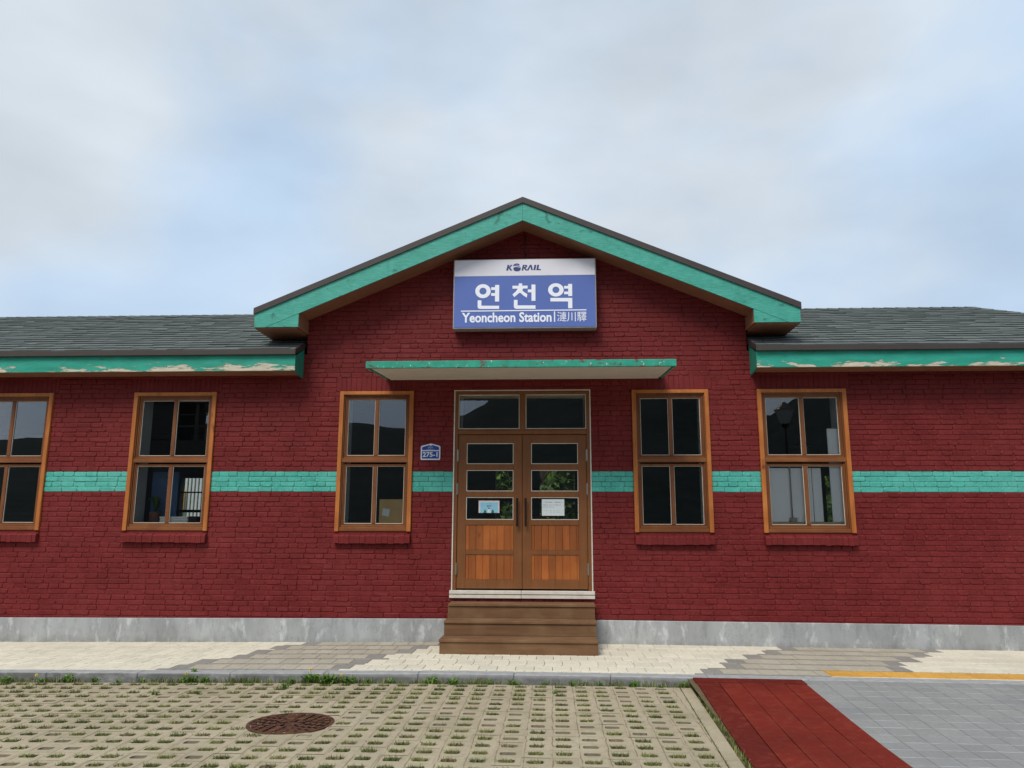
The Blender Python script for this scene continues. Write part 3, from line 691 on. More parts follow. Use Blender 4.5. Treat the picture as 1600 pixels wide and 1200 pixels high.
K([(985,180),(1040,180),(1080,340),(1025,340),(1003,235),(940,352),(885,352)])
K([(1125,180),(1185,180),(1155,345),(1095,345)]); K([(1215,180),(1275,180),(1250,312),(1330,312),(1322,345),(1185,345)])
mb.build('emblem',nb,S)
mb=MB(); mb.box(-.8,-.76,-.03,-.008,4.4,5.1); mb.box(.83,.87,-.03,-.008,4.4,5.1); mb.build('bracket',ms,S)
# sign feed cable
mb=MB(); mb.tube([(.03,-.03,5.70),(.045,-.05,5.55),(.035,-.04,5.42),(.06,-.09,5.30),(.06,-.13,5.245)],.007,6)
tag(mb.build('sign_cable',black_m,None),'thin dark cable running down from the gable peak to the sign','cable')
# ================================================================== ADDRESS PLATE
def plate_pt(u,v): return (-1.413+(u-430)/(1160-430)*.274,2.416+(925-v)/(925-310)*.232)
A=empty('address_plate',(-1.276,-.012,2.416)); tag(A,'small blue house-shaped number plate on the wall left of the door','address plate')
pw=plain('plate_white','#d5d9df',.4,0,.03,3,.02); pb=plain('plate_blue','#0f3c96',.35,0,.06,3,.02)
out_=[(435,440),(470,400),(790,318),(830,318),(1130,400),(1160,440),(1160,890),(1130,920),(465,920),(435,890)]
mb=MB(); mb.prism([plate_pt(*p) for p in reversed(out_)],-.024,-.009); mb.build('plate',pw,A)
inn=[(482,470),(500,448),(755,372),(772,398),(805,410),(838,395),(850,368),(1095,440),(1115,465),(1115,560),(482,560)]
mb=MB(); mb.prism([plate_pt(*p) for p in reversed(inn)],-.0255,-.0235); mb.prism([plate_pt(*p) for p in reversed([(482,600),(1115,600),(1115,872),(482,872)])],-.0255,-.0235); mb.build('blue_field',pb,A)
mb=MB()
def ptxt(t,u0,u1,v0,v1,off): 
    a=plate_pt(u0,v1); b=plate_pt(u1,v0); put_text(mb,t,a[0],b[0],a[1],b[1],-.0268,off=off,ext=.001)
ptxt('275-1',510,1062,632,815,.03); ptxt('연천로',700,885,432,500,.0); ptxt('Yeoncheon-ro',645,950,524,552,.0)
for u0,u1 in ((510,580),(800,880)): pass
mb.build('numerals',pw,A)
# ================================================================== NOTICES on the door glass (inside face)
P=empty('door_poster',(-.44,.026,1.695)); tag(P,'small light blue poster with red and white border taped in left door glass','poster')
def pp(u,v): return (-.602+(u-90)/(420-90)*.290,1.864-(v-140)/(332-140)*.168)
def prect(mb,u0,u1,v0,v1,y,mi=0): a=pp(u0,v1); b=pp(u1,v0); mb.box(a[0],b[0],y,y+.001,a[1],b[1],mi=mi)
redp=plain('poster_red','#b8443c',.6); whp=plain('paper_white','#d4dcde',.6,0,.02,3,.02); blp=plain('poster_blue','#8cc3da',.6,0,.03,4,.02); drk=plain('poster_ink','#20303a',.6); grn=plain('poster_green','#1c6a50',.6)
mb=MB(); prect(mb,90,420,140,332,.0285); mb.build('sheet',whp,P)
mb=MB()
for k in range(24): prect(mb,92+k*13.7,99+k*13.7,141,152,.0275)
for k in range(14): prect(mb,91,100,144+k*13.6,151+k*13.6,.0274); prect(mb,410,419,144+k*13.6,151+k*13.6,.0274)
mb.build('border',redp,P)
mb=MB(); prect(mb,118,394,168,331,.0272); mb.build('picture',blp,P)
mb=MB()
a=pp(222,242); b=pp(290,212); put_text(mb,'휴무',a[0],b[0],a[1],b[1],.0268,off=.01,ext=.0004)
for k in range(9):
    th=R(215+k*13.75); uu=255+55*math.cos(th); vv=222+44*math.sin(th); prect(mb,uu-2,uu+2,vv-2,vv+2,.0266)
mb.prism([pp(255+11*math.cos(R(t)),262-11*math.sin(R(t))) for t in range(0,360,30)][::1],.0262,.0268)
mb.build('ink',drk,P)
mb=MB(); mb.prism([pp(*q) for q in ((228,331),(282,331),(278,290),(268,272),(242,272),(234,290))],.0264,.027); mb.build('figure',whp,P)
mb=MB()
for c in (194,314): mb.prism([pp(*q) for q in ((c-24,331),(c+24,331),(c+16,300),(c,276),(c-16,300))],.0262,.027)
mb.build('tree_shapes',grn,P)
Q=empty('door_notice',(.53,.026,1.665)); tag(Q,'white printed paper notice taped in right door glass','notice')
def qp(u,v): return (.268+(u-1082)/(1432-1082)*.306,1.882-(v-122)/(374-122)*.222)
mb=MB(); a=qp(1082,374); b=qp(1432,122); mb.box(a[0],b[0],.0275,.0285,a[1],b[1]); mb.build('sheet',whp,Q)
mb=MB()
gi=plain('grey_ink','#7d8688',.7)
for (v,segs,h) in ((168,((1102,1112),(1130,1252),(1270,1398)),16),(210,((1102,1175),(1190,1250),(1262,1385)),14),(242,((1102,1175),(1190,1270)),11),(298,((1122,1165),(1180,1240),(1262,1285),(1310,1362)),7),(322,((1205,1240),(1272,1290),(1310,1362)),6)):
    for (p,q) in segs:
        u=p
        while u<q-3:
            w_=rnd.uniform(5,9); g=rnd.random()
            a=qp(u,v+h/2); b=qp(min(q,u+w_),v-h/2)
            if g<.75: mb.box(a[0],b[0],.0268,.0273,a[1]+(b[1]-a[1])*rnd.uniform(.0,.35),b[1]-(b[1]-a[1])*rnd.uniform(0,.5))
            if g>.2: mb.box(a[0],a[0]+.0012,.0266,.0272,a[1],b[1])
            u+=w_+rnd.uniform(2,4)
mb.build('printed_lines',gi,Q)
# ================================================================== STEPS
T=empty('wooden_steps',(-.01,-.5,0)); tag(T,'three wide brown timber steps leading up to the entrance door','steps')
for k,(yf,zt,xa,xb) in enumerate(((-1.01,.172,-.968,.952),(-.675,.35,-.958,.955),(-.345,.527,-.948,.957))):
    mb=MB(); mb.box(xa,xb,yf-.012,(-.345 if k<2 else -.03)-(0 if k==2 else .0) if k==2 else yf+.34,zt-.034,zt,bev=.005); mb.build('tread',stepw,T)
    mb=MB(); zb=-.02 if k==0 else (.172 if k==1 else .35); mb.box(xa+.008,xb-.008,yf+.006,yf+.03,zb,zt-.035,bev=.002)
    mb.build('riser',stepw,T)
for xa in (-.955,.925):
    mb=MB(); pr=[(-.98,-.02),(-.98,.137),(-.646,.137),(-.646,.315),(-.316,.315),(-.316,.492),(-.03,.492),(-.03,-.02)]
    V=[(xa,py,pz) for py,pz in pr]+[(xa+.02,py,pz) for py,pz in pr]; n=8
    mb.mesh(V,[tuple(range(n))[::-1],tuple(range(n,2*n))]+[(k,(k+1)%n,(k+1)%n+n,k+n) for k in range(n)]); mb.build('stringer',stepw,T)
# ================================================================== GROUND
s=NT('asphalt'); asph=s.done(s.mix(s.ramp(s.noise(40,5,.7),.3,.7),lin('#5a5955'),lin('#74726c')),.92,s.bump(s.noise(150,3),.5,.01),.2)
mb=MB(); mb.face([(-1500,-1500,-.30),(1500,-1500,-.30),(1500,1500,-.30),(-1500,1500,-.30)]); tag(mb.build('ground',asph),'plain ground sheet around the station',kind='structure')
# pavement
WHT=lin('#cdc6b4')[:3]; BEI=lin('#a69e8e')[:3]; GRY=lin('#86827c')[:3]; YEL=lin('#c39548')[:3]
def interp(y,P):
    P=sorted(P)
    if y<=P[0][0]: a,b=P[0],P[1]
    elif y>=P[-1][0]: a,b=P[-2],P[-1]
    else:
        for a,b in zip(P,P[1:]):
            if a[0]<=y<=b[0]: break
    return a[1]+(b[1]-a[1])*(y-a[0])/(b[0]-a[0])
LB=[(-.38,-3.05),(-1.82,-3.75)]; RB=[(-.4,-1.05),(-1.14,-1.49),(-1.94,-1.86)]; R2=[(-.53,2.98),(-1.74,2.10)]; R3=[(-.586,4.91),(-1.56,4.21)]
def zone(x,y):
    if interp(y,LB)<x<interp(y,RB): return 1
    if interp(y,R2)<x<interp(y,R3): return 1
    if x<interp(y,LB)-5.2 or x>interp(y,R3)+4.4: return 1
    return 0
mb=MB()
CB=-2.09; pitch=.348; y=-.005; row=0
mb2=MB()
mb2.box(-14,14,-2.20,.05,-.4,-.012,(.25,.23,.2)); 
def slab(x0,x1,y0,y1,col,h=0.,bev=.004,g=.0022):
    mb.box(x0+g,x1-g,y0+g,y1-g,-.05,h+rnd.uniform(-.0015,.0015),col,bev=bev)
def jit(c,a=.06): k=1+rnd.uniform(-a,a); return tuple(v*k for v in c)
while y>CB+.01:
    yb=max(y-(pitch-.085),CB); ys_=max(yb-.085,CB)
    if yb-CB<.05: yb=ys_=CB
    x=-13.9+ (row%2)*.1+ rnd.uniform(0,.03)
    while x<13.9:
        w_=.2; zc=(y+yb)/2; q=zone(x+.1,zc); ed=(q!=zone(x-.1,zc)) or (q!=zone(x+.3,zc))
        tact=(x>3.25 and yb<-1.70)
        col=WHT if q==0 else (GRY if ed else BEI)
        if row==5 or tact:
            pass
        if not (x>3.22 and y<-1.60):
            slab(x,x+w_,yb,y,jit(col))
        else:
            pass
        x+=w_
    if ys_<yb-.01:
        x=-13.9
        while x<13.9:
            q=zone(x+.1,(yb+ys_)/2); col=WHT if q==0 else GRY
            if not (x>3.22 and yb<-1.60): slab(x,x+.2,ys_,yb,jit(col,.05))
            x+=.2
    y=ys_; row+=1
yT=y
# the strip with the tactile line on the right
x=3.3
while x<13.9:
    ytop=-1.745
    slab(x,x+.2,ytop,-1.745+.005+.085,jit(WHT if zone(x,-1.7)==0 else BEI)) if False else None
    x+=.2
# find gap top
gap_top=max([-.005-pitch*k for k in range(8) if -.005-pitch*k<-1.60]+[-2.2])
x=3.3
while x<13.9:
    q=zone(x+.1,-1.7); slab(x,x+.2,-1.735,gap_top,jit(WHT if q==0 else BEI)) if gap_top>-1.72 else None
    slab(x,x+.2,CB,-2.055,jit(WHT,.05),bev=.002) 
    x+=.2
tx=3.3
while tx<13.8:
    slab(tx,tx+.3,-2.055,-1.735,jit(YEL,.05),.002,bev=.004)
    for k in range(5):
        yy=-1.775-k*.06; mb.box(tx+.02,tx+.28,yy-.016,yy+.012,.0,.007,jit(YEL,.04),bev=.003)
    tx+=.3
mb.drop(gz); mb2.drop(gz)
pv=mb.build('pavement',pave_m); tag(pv,'cream and beige block pavement with yellow tactile line along the wall',kind='structure')
mb2.build('pavement_bed',soil_m,pv)
# curb
s=NT('curb_stone'); xx,yy,zz=s.sep(s.pos()); col=s.mix(s.ramp(s.noise(12,5),.3,.7),lin('#8b8b8c'),lin('#a2a2a2')); 
dk=s.math('MULTIPLY',s.ramp(zz,-.05,-.012,1,0),s.ramp(s.noise(5,5,.7,(1,1,2)),.3,.55)); dk=s.math('MULTIPLY',dk,s.math('LESS_THAN',yy,-2.262)); col=s.mix(s.math('MULTIPLY',dk,.7,True),col,lin('#50504c')); curb_m=s.done(col,.85,s.bump(s.noise(60,3),.3,.003),.25)
mb=MB(); x=-14.
while x<14:
    mb.box(x+.002,x+.998,-2.268,-2.092,-.22,.0+rnd.uniform(-.002,.002),bev=.007); x+=1.
mb.drop(gz); tag(mb.build('curb',curb_m),'low grey stone curb',kind='structure')
# grass pavers (left)
GZ=-.085; CX,CY=.2,.195; Y0=-2.36
gp=MB(); cells=[]
PC=lin('#a39780')[:3]
def lane_x(y): return 1.855+.038*(y+2.173)     # left edge of the red lane
mx_,my_=-1.752,-4.03; mr_=.345
ny=40; nx0=-66
for j in range(ny):
    y1=Y0-j*CY; y0=y1-CY
    for i in range(nx0,9):
        x0=-.02+i*CX; x1=x0+CX
        if x1>lane_x(y0)-.16: continue
        cxx,cyy=(x0+x1)/2,(y0+y1)/2
        dm=math.hypot(cxx-mx_,cyy-my_)
        col=jit(PC,.05)
        if dm<mr_-.02 : continue
        sx,sy_=.057+rnd.uniform(-.003,.003),.036+rnd.uniform(-.002,.002)
        h=GZ+rnd.uniform(-.002,.002); c=.014
        if dm<mr_+.06:
            gp.face([(x0,y0,h),(x1,y0,h),(x1,y1,h),(x0,y1,h)],col); 
            continue
        ir=[(cxx-sx+c,cyy-sy_),(cxx+sx-c,cyy-sy_),(cxx+sx,cyy-sy_+c),(cxx+sx,cyy+sy_-c),(cxx+sx-c,cyy+sy_),(cxx-sx+c,cyy+sy_),(cxx-sx,cyy+sy_-c),(cxx-sx,cyy-sy_+c)]
        V=[(a,b,h) for a,b in ir]+[(x0,y0,h),(x1,y0,h),(x1,y1,h),(x0,y1,h)]+[(a,b,h-.03) for a,b in ir]
        gp.mesh(V,[(8,9,1,0),(9,2,1),(9,10,3,2),(10,4,3),(10,11,5,4),(11,6,5),(11,8,7,6),(8,0,7)],col)
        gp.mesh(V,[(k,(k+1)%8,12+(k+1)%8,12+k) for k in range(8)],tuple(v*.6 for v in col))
        cells.append((cxx,cyy,sx,sy_,i))
for j in range(ny):
    y1=Y0-j*CY; y0=y1-CY; m=[-.02+i*CX+CX for i in range(nx0,9) if -.02+i*CX+CX<=lane_x(y0)-.16]
    if m: gp.face([(m[-1],y0,GZ),(lane_x(y0)-.165,y0,GZ),(lane_x(y1)-.165,y1,GZ),(m[-1],y1,GZ)],jit(PC,.05))
# border strip beside the lane
y=Y0
while y>-10.1:
    a=lane_x(y); b=lane_x(y-.5); gp.mesh([(a-.155,y,GZ),(a-.05,y,GZ),(b-.05,y-.496,GZ),(b-.155,y-.496,GZ),(a-.155,y,GZ-.04),(a-.05,y,GZ-.04),(b-.05,y-.496,GZ-.04),(b-.155,y-.496,GZ-.04)],[(3,2,1,0),(0,1,5,4),(1,2,6,5),(2,3,7,6),(3,0,4,7)],jit(PC,.06)); y-=.5
gp.drop(gz); tag(gp.build('paved_ground',grasscrete_m),'beige concrete grass pavers in front of the station',kind='structure')
mb=MB(); 
for i in range(40):
    xa=-14+16*i/40; xb=xa+16/40; mb.face([(xa,-10.3,GZ-.022),(xb,-10.3,GZ-.022),(xb,-2.26,GZ-.022),(xa,-2.26,GZ-.022)])
mb.drop(gz); tag(mb.build('soil',soil_m),'bare soil under the pavers',kind='structure')
# red lane + grey tiles (right)
def rz(x,y): t=min(1,max(0,(-2.27-y)/1.9)); return -.006+(-.079)*t
def sub(mb,x0f,w,y0,y1,h,col,g=.003,gx_=None):
    gx_=g if gx_ is None else gx_
    P=[(x0f(y1)+gx_,y1-g),(x0f(y0)+gx_,y0+g),(x0f(y0)+w-gx_,y0+g),(x0f(y1)+w-gx_,y1-g)]
    top=[(a,b,rz(a,b)+h) for a,b in P]; bot=[(a,b,rz(a,b)+h-.04) for a,b in P]
    mb.mesh(top+bot,[(0,1,2,3),(0,4,5,1),(1,5,6,2),(2,6,7,3),(3,7,4,0)],col)
LR=lin('#6f251b')[:3]; LR2=lin('#5f1f18')[:3]
mb=MB(); wl=(2.93-1.855)/5
for k in range(5):
    y=-2.45-rnd.uniform(0,.06)
    while y>-10.2:
        ln=rnd.uniform(.55,.8); f=(lambda yy,k=k: 1.855+k*wl+.038*(yy+2.173)+.010*math.sin(yy*1.1+k*.0))
        sub(mb,f,wl,y-ln,y,.010+rnd.uniform(-.0012,.0012) if k else .004,jit(LR2 if k==0 else LR,.03),.0007,.0032); y-=ln
sub(mb,lambda yy:1.83,1.10,-2.46,-2.275,.008,jit(LR2))
mb.drop(gz); s=NT('red_lane_paint'); at=s.attr(); a=s.noise(12,5,.65); b=s.noise(1.5,4); col=s.mix(s.ramp(a,.48,.75,0,.45),at.outputs['Color'],lin('#8d4a3c')); col=s.mix(s.ramp(b,.4,.65,0,.45),col,lin('#4e1a15')); lane_m=s.done(col,.8,s.bump(s.noise(90,3),.4,.003),.1)
tag(mb.build('red_lane',lane_m),'dark red painted paving lane',kind='structure')
mb=MB(); TG=lin('#868684')[:3]
k=0
for k in range(46):
    y=-2.275-(.0)
    while y>-10.2:
        f=(lambda yy,k=k: 2.936+k*.2+.038*(yy+2.173)); sub(mb,f,.2,y-.2,y,0.,jit(TG,.06),.0022); y-=.2
mb.drop(gz)
def tj(s,col):
    x,y,z=s.sep(s.pos()); u=s.math('SUBTRACT',x,s.math('MULTIPLY',s.math('ADD',y,2.173),.038)); 
    fy=s.math('FRACT',s.math('DIVIDE',s.math('ADD',y,22.275),.2)); m=s.math('MULTIPLY',s.math('GREATER_THAN',s.math('ABSOLUTE',s.math('SUBTRACT',fy,.5)),.468),s.ramp(s.noise(7,3),.35,.6,.1,.75))
    col=s.mix(m,col,lin('#b9bbbd'))
    return s.mix(s.ramp(s.noise(2.4,4,loc=(3,1,1)),.5,.75,0,.3),col,lin('#73737a'))
tile_m=tinted('grey_paving_tile',.85,.10,30,.25,tj)
tag(mb.build('forecourt_paving',tile_m),'light grey square forecourt paving',kind='structure')
mb=MB()
for i in range(30):
    xa=1.78+11*i/30; xb=xa+11/30
    for j in range(8):
        ya=-2.27-j; yb=ya-1; mb.face([(xa,yb,rz(0,yb)-.010),(xb,yb,rz(0,yb)-.010),(xb,ya,rz(0,ya)-.010),(xa,ya,rz(0,ya)-.010)])
mb.drop(gz); tag(mb.build('joint_sand',soil_m),'dark joint sand under the forecourt paving',kind='structure')
# manhole cover
M=empty('manhole_cover',(mx_,my_,GZ)); tag(M,'round rusty iron manhole cover set in the grass pavers','manhole cover')
s=NT('rusty_cast_iron'); col=s.mix(s.ramp(s.noise(14,5,.7),.35,.65),lin('#3a2320'),lin('#6d4a33')); iron=s.done(col,.7,s.bump(s.noise(80,3),.4,.002),.4,.25)
mb=MB(); n=48; dz=gz(mx_)
def disc(mb,r0,r1,z,zb,n=48,col=.5,a0=0,a1=2*math.pi):
    for k in range(n):
        a=a0+(a1-a0)*k/n; b=a0+(a1-a0)*(k+1)/n
        p=lambda r,t,zz:(mx_+r*math.cos(t),my_+r*math.sin(t),zz+dz)
        mb.face([p(r0,a,z),p(r1,a,z),p(r1,b,z),p(r0,b,z)],col)
        mb.face([p(r1,a,zb),p(r1,b,zb),p(r1,b,z),p(r1,a,z)],col)
        if r0>0.001: mb.face([p(r0,a,z),p(r0,b,z),p(r0,b,zb),p(r0,a,zb)],col)
disc(mb,.322,.352,GZ+.008,GZ-.05); mb.build('frame_ring',iron,M)
mb=MB(); disc(mb,.0,.318,GZ-.004,GZ-.05)
for r0,r1,m_ in ((.275,.312,22),(.225,.262,18),(.175,.212,14),(.125,.162,10),(.06,.11,6)):
    for k in range(m_):
        a=2*math.pi*(k+ (r0*37)%1)/m_; disc(mb,r0,r1,GZ+.008,GZ-.004,3,.5,a,a+2*math.pi/m_*.72)
mb.build('lid',iron,M)
# slab patch round manhole
mb=MB(); n=48
for k in range(n):
    a=2*math.pi*k/n; b=2*math.pi*(k+1)/n
    def sq(t):
        r=.352; return r
    p=lambda r,t:(mx_+r*math.cos(t),my_+r*math.sin(t),GZ-.004+gz(mx_))
    mb.face([p(.352,a),p(.46,a),p(.46,b),p(.352,b)],PC)
mb.build('concrete_collar',grasscrete_m,M)
# ================================================================== VEGETATION
G1=[lin(h)[:3] for h in ('#55602b','#676f38','#7d824a','#4a5728','#8f8860','#7d7150')]
def blade(mb,x,y,z,h,w,ang,lean,col):
    dx,dy=math.cos(ang),math.sin(ang); px,py=-dy*w,dx*w
    mb.face([(x-px,y-py,z),(x+px,y+py,z),(x+dx*lean*.5+px*.6,y+dy*lean*.5+py*.6,z+h*.6)],col)
    mb.face([(x-px*.8,y-py*.8,z+h*.3),(x+dx*lean*.45+px*.6,y+dy*lean*.45+py*.6,z+h*.55),(x+dx*lean,y+dy*lean,z+h)],col)
gr=MB()
for (cx_,cy_,sx,sy_,i) in cells:
    if cy_<-7.6 or cx_<-8.5: 
        if rnd.random()<.6: continue
    dn=noise.noise(Vector((cx_*.9,cy_*.9,3.1)))+ .55*noise.noise(Vector((cx_*3.7,cy_*3.7,1.)))
    p=.86+dn*.9
    if rnd.random()>p: 
        n=rnd.choice((0,3,7)); 
    else: n=int(rnd.uniform(60,110))
    lush=max(0,min(1,.5+dn)); near=cy_>-3.2
    base=rnd.choice(G1[:4]) if rnd.random()<.75 else rnd.choice(G1[4:])
    for _ in range(n):
        x=cx_+rnd.uniform(-1,1)*sx*.95; y=cy_+rnd.uniform(-1,1)*sy_*.9
        h=rnd.uniform(.003,.021)*(1+.4*lush)*(1.3 if near else 1); col=tuple(.6*a+.4*b for a,b in zip(base,rnd.choice(G1)))
        blade(gr,x,y,GZ-.018+gz(x),h+.016,rnd.uniform(.003,.006),rnd.uniform(0,6.28),rnd.uniform(.0,.048),jit(col,.25))
# joint grass along the lane border and next to curb
y=-2.4
while y>-10:
    if noise.noise(Vector((0,y*2,0)))>-.25:
        for _ in range(int(rnd.uniform(3,9))):
            x=lane_x(y)-.022+rnd.gauss(0,.012); blade(gr,x,y+rnd.uniform(-.02,.02),GZ-.01+gz(x),rnd.uniform(.02,.05),.004,rnd.uniform(0,6.28),.02,jit(rnd.choice(G1[:4]),.2))
        for _ in range(2):
            x=lane_x(y)-.165+rnd.gauss(0,.006); blade(gr,x,y+rnd.uniform(-.02,.02),GZ-.01+gz(x),rnd.uniform(.01,.035),.003,rnd.uniform(0,6.28),.015,jit(rnd.choice(G1),.2))
    y-=.022
for _ in range(9000):
    x=rnd.uniform(-10,1.82); d=noise.noise(Vector((x*1.3,0,7)))+.5*noise.noise(Vector((x*4,2,7)))
    if rnd.random()>.45+d*1.1: continue
    y=-2.30-abs(rnd.gauss(0,.035)); h=rnd.uniform(.02,.075)*(1+max(0,d))
    blade(gr,x,y,GZ-.01+gz(x),h,rnd.uniform(.003,.006),rnd.uniform(0,6.28),rnd.uniform(0,.04),jit(rnd.choice(G1[:4]),.25))
tag(gr.build('grass',grass_m),'short green grass growing in the paver cells and along the curb','grass',kind='stuff')
# leafy weed clumps along the curb
G2=[lin(h)[:3] for h in ('#466322','#58782c','#6a8a38','#3b5820')]
def leaf(mb,base,ang,ln,w,up,col):
    n=5; d=Vector((math.cos(ang),math.sin(ang),0)); s_=Vector((-math.sin(ang),math.cos(ang),0)); Lp=[];Rp=[]
    for k in range(n+1):
        t=k/n; c=base+d*(ln*t)+Vector((0,0,up*math.sin(t*2.2))) ; ww=w*math.sin(math.pi*min(1,t*.85+.1))*(1.25 if k%2 else .7)
        if k==n: ww=0
        Lp.append(c-s_*ww); Rp.append(c+s_*ww+Vector((0,0,.002)))
    for k in range(n): mb.face([Lp[k],Rp[k],Rp[k+1],Lp[k+1]] if k<n-1 else [Lp[k],Rp[k],Rp[n]],col)
def weed(x,y,sc_,nl,z=GZ,flower=None,lab=None):
    mb=MB(); base=Vector((x,y,z+gz(x)-.005))
    for _ in range(nl):
        b=base+Vector((rnd.gauss(0,.03),rnd.gauss(0,.018),0))*sc_; leaf(mb,b,rnd.uniform(0,6.28),rnd.uniform(.05,.11)*sc_,rnd.uniform(.008,.014)*sc_,rnd.uniform(.03,.09)*sc_,jit(rnd.choice(G2),.2))
    for _ in range(int(nl*.7)):
        blade(mb,x+rnd.gauss(0,.04)*sc_,y+rnd.gauss(0,.02)*sc_,z+gz(x),rnd.uniform(.05,.13)*sc_,.004,rnd.uniform(0,6.28),.04*sc_,jit(rnd.choice(G2),.2))
    return mb
wp=[(-5.35,.95,22),(-5.0,.6,14),(-4.72,1.0,24),(-4.42,.75,16),(-4.15,.55,12),(-3.9,.65,14),(-3.4,1.05,26),(-3.22,.9,22),(-2.75,.55,12),(-2.3,.9,22),(-2.12,1.2,30),(-1.93,1.25,34),(-1.72,1.1,30),(-1.5,.7,16),(-1.28,.7,16),(-.85,1.0,22),(-.62,.9,20),(-.25,.55,12),(.0,.8,20),(.33,.6,14),(.62,.7,16),(.88,.65,14),(1.22,.85,22),(1.5,.5,10),(1.72,.7,18),(-5.8,.9,20),(-6.1,.7,14)]
adj=['low spreading','small sparse','bushy dark','pale leafy','tiny scrubby','tufted','broad leafy','ragged']
gw='weeds growing along the curb'
mw=MB()
wlist=[]
for k,(x,sc_,nl) in enumerate(wp):
    m_=weed(x,-2.36+rnd.uniform(-.03,.03),sc_*.85,nl); o=m_.build('weed_plant',grass_m,None,origin=(x,-2.36,GZ+gz(x))); wlist.append((x,o,sc_))
for k,(x,o,sc_) in enumerate(wlist):
    ref={0:'leftmost but two'}.get(-1,'')
    tag(o,None,'weed',gw)
    size='large bushy' if sc_>=1.0 else ('middling leafy' if sc_>=.75 else 'small scrubby')
    o['label']=size+' green weed against the curb foot'
# number by order from the steps (named landmark)
for k,(x,o,sc_) in enumerate(sorted([w for w in wlist],key=lambda t:t[0])):
    ords=['first','second','third','fourth','fifth','sixth','seventh','eighth','ninth','tenth','eleventh','twelfth','thirteenth','fourteenth','fifteenth','sixteenth','seventeenth','eighteenth','nineteenth','twentieth','twenty-first','twenty-second','twenty-third','twenty-fourth','twenty-fifth','twenty-sixth','twenty-seventh']
    o['label']=o['label'].replace('green weed','green weed,')+', '+(ords[k]+' from the left end of the curb' if k<14 else ords[len(wlist)-1-k]+' left of the red lane')
# weeds on the pavers
for k,(x,y,sc_,lab) in enumerate(((-3.45,-2.95,.55,'bright green weed in a paver cell well left of the manhole'),(-3.05,-2.9,.45,'little green weed in a paver cell beside a brighter weed left of the manhole'),(-2.3,-2.62,.6,'leafy weed in the first paver rows above the manhole'),(-4.65,-5.6,.5,'thin pale weed in pavers near the photo lower left corner'),(.42,-2.75,.4,'small weed in a paver cell below the right side of the steps'),(-3.42,-2.2,.45,'small weed sprouting on the pavement edge above the curb'))):
    zz=GZ if y<-2.27 else .0
    m_=weed(x,y,sc_,12,z=zz); o=m_.build('weed_plant',grass_m,None,origin=(x,y,zz+gz(x))); tag(o,lab,'weed','weeds in the paving')
# dandelions
yl=plain('dandelion_yellow','#ecd22e',.6); stm=plain('flower_stem','#5f7a34',.6)
for k,(x,y,h,lab) in enumerate(((-2.12,-2.33,.13,'yellow dandelion in front of the curb by the central white paving'),(-1.77,-2.41,.09,'low yellow dandelion lower right of the tallest dandelion'),(-3.42,-2.38,.10,'yellow dandelion left of the others along the curb'),(-5.02,-2.40,.08,'tiny yellow flower far left along the curb'))):
    z=GZ+gz(x); D=empty('dandelion',(x,y,z)); tag(D,lab,'dandelion','dandelions along the curb')
    mb=MB(); mb.tube([(x,y,z),(x+.004,y,z+h*.6),(x+.002,y-.003,z+h)],.002,5); mb.build('stem',stm,D)
    mb=MB()
    for q in range(3):
        m_=10; r=.015-.004*q
        for t in range(m_):
            a=2*math.pi*(t+.3*q)/m_; a2=a+.5
            mb.face([(x,y,z+h+.003*q),(x+r*math.cos(a),y+r*math.sin(a),z+h+.006+.004*q),(x+r*math.cos(a2),y+r*math.sin(a2),z+h+.006+.004*q)])
            mb.face([(x,y,z+h-.002),(x+r*.9*math.cos(a),y-.004,z+h+r*.7*math.sin(a)),(x+r*.9*math.cos(a2),y-.004,z+h+r*.7*math.sin(a2))])
    mb.build('flower_head',yl,D)
# ================================================================== INSIDE THINGS
card=plain('cardboard','#c3a26c',.8,0,.1,3)
o_=empty('cardboard_box',(-1.76,.22,1.44)); tag(o_,'brown cardboard box with a white label inside the window left of the door','box')
mb=MB(); mb.box(-1.985,-1.62,.055,.25,1.445,1.88,bev=.004); mb.build('carton',card,o_)
mb=MB(); 
c_=Vector((-1.89,.0535,1.70)); 
P_=[c_+Vector((math.cos(R(t))*.07,0,math.sin(R(t))*.07)) for t in (35,125,215,305)]; mb.mesh([tuple(p) for p in P_]+[(p.x,p.y+.001,p.z) for p in P_],[(0,3,2,1),(4,5,6,7),(0,1,5,4),(1,2,6,5),(2,3,7,6),(3,0,4,7)]); mb.build('paper_label',whp,o_)
mb=MB(); mb.box(-1.985,-1.62,.054,.0545,1.74,1.76); mb.build('tape',plain('box_tape','#b9a278',.3),o_)
wb=plain('white_board_panel','#f3f3ef',.7,0,.03,2)
mb=MB(); mb.box(3.325,3.93,.070,.09,1.588,2.31); tag(mb.build('display_board',wb),'widest white board inside the rightmost window, at its lower left','panel')
mb=MB(); mb.box(3.94,4.06,.072,.09,1.588,2.31,bev=.003); tag(mb.build('display_board',wb),'narrow white panel strip beside the wide white panel in the rightmost window','panel')
mb=MB(); mb.box(4.18,4.345,.074,.09,1.588,2.85,bev=.003); tag(mb.build('display_board',wb),'tall white panel at the right side inside the rightmost window','panel')
mb=MB(); mb.tube([(3.64,.055,1.60),(3.64,.055,2.36)],.010,8); mb.box(3.60,3.70,.042,.068,1.586,1.64,bev=.004); tag(mb.build('stand_pole',steel),'thin grey pole with small foot before the white panel in rightmost window','pole')
mb=MB(); mb.tube([(4.10,.66,1.2),(4.10,.66,2.66)],.022,8); mb.tube([(3.85,.66,2.66),(4.3,.66,2.66)],.015,8); tag(mb.build('black_stand',black_m),'black upright stand between the white panels in the rightmost window','stand')
tw=wood('pale_table_wood','#b49d74','#c2ac84','#cdb893','x',knots=.1)
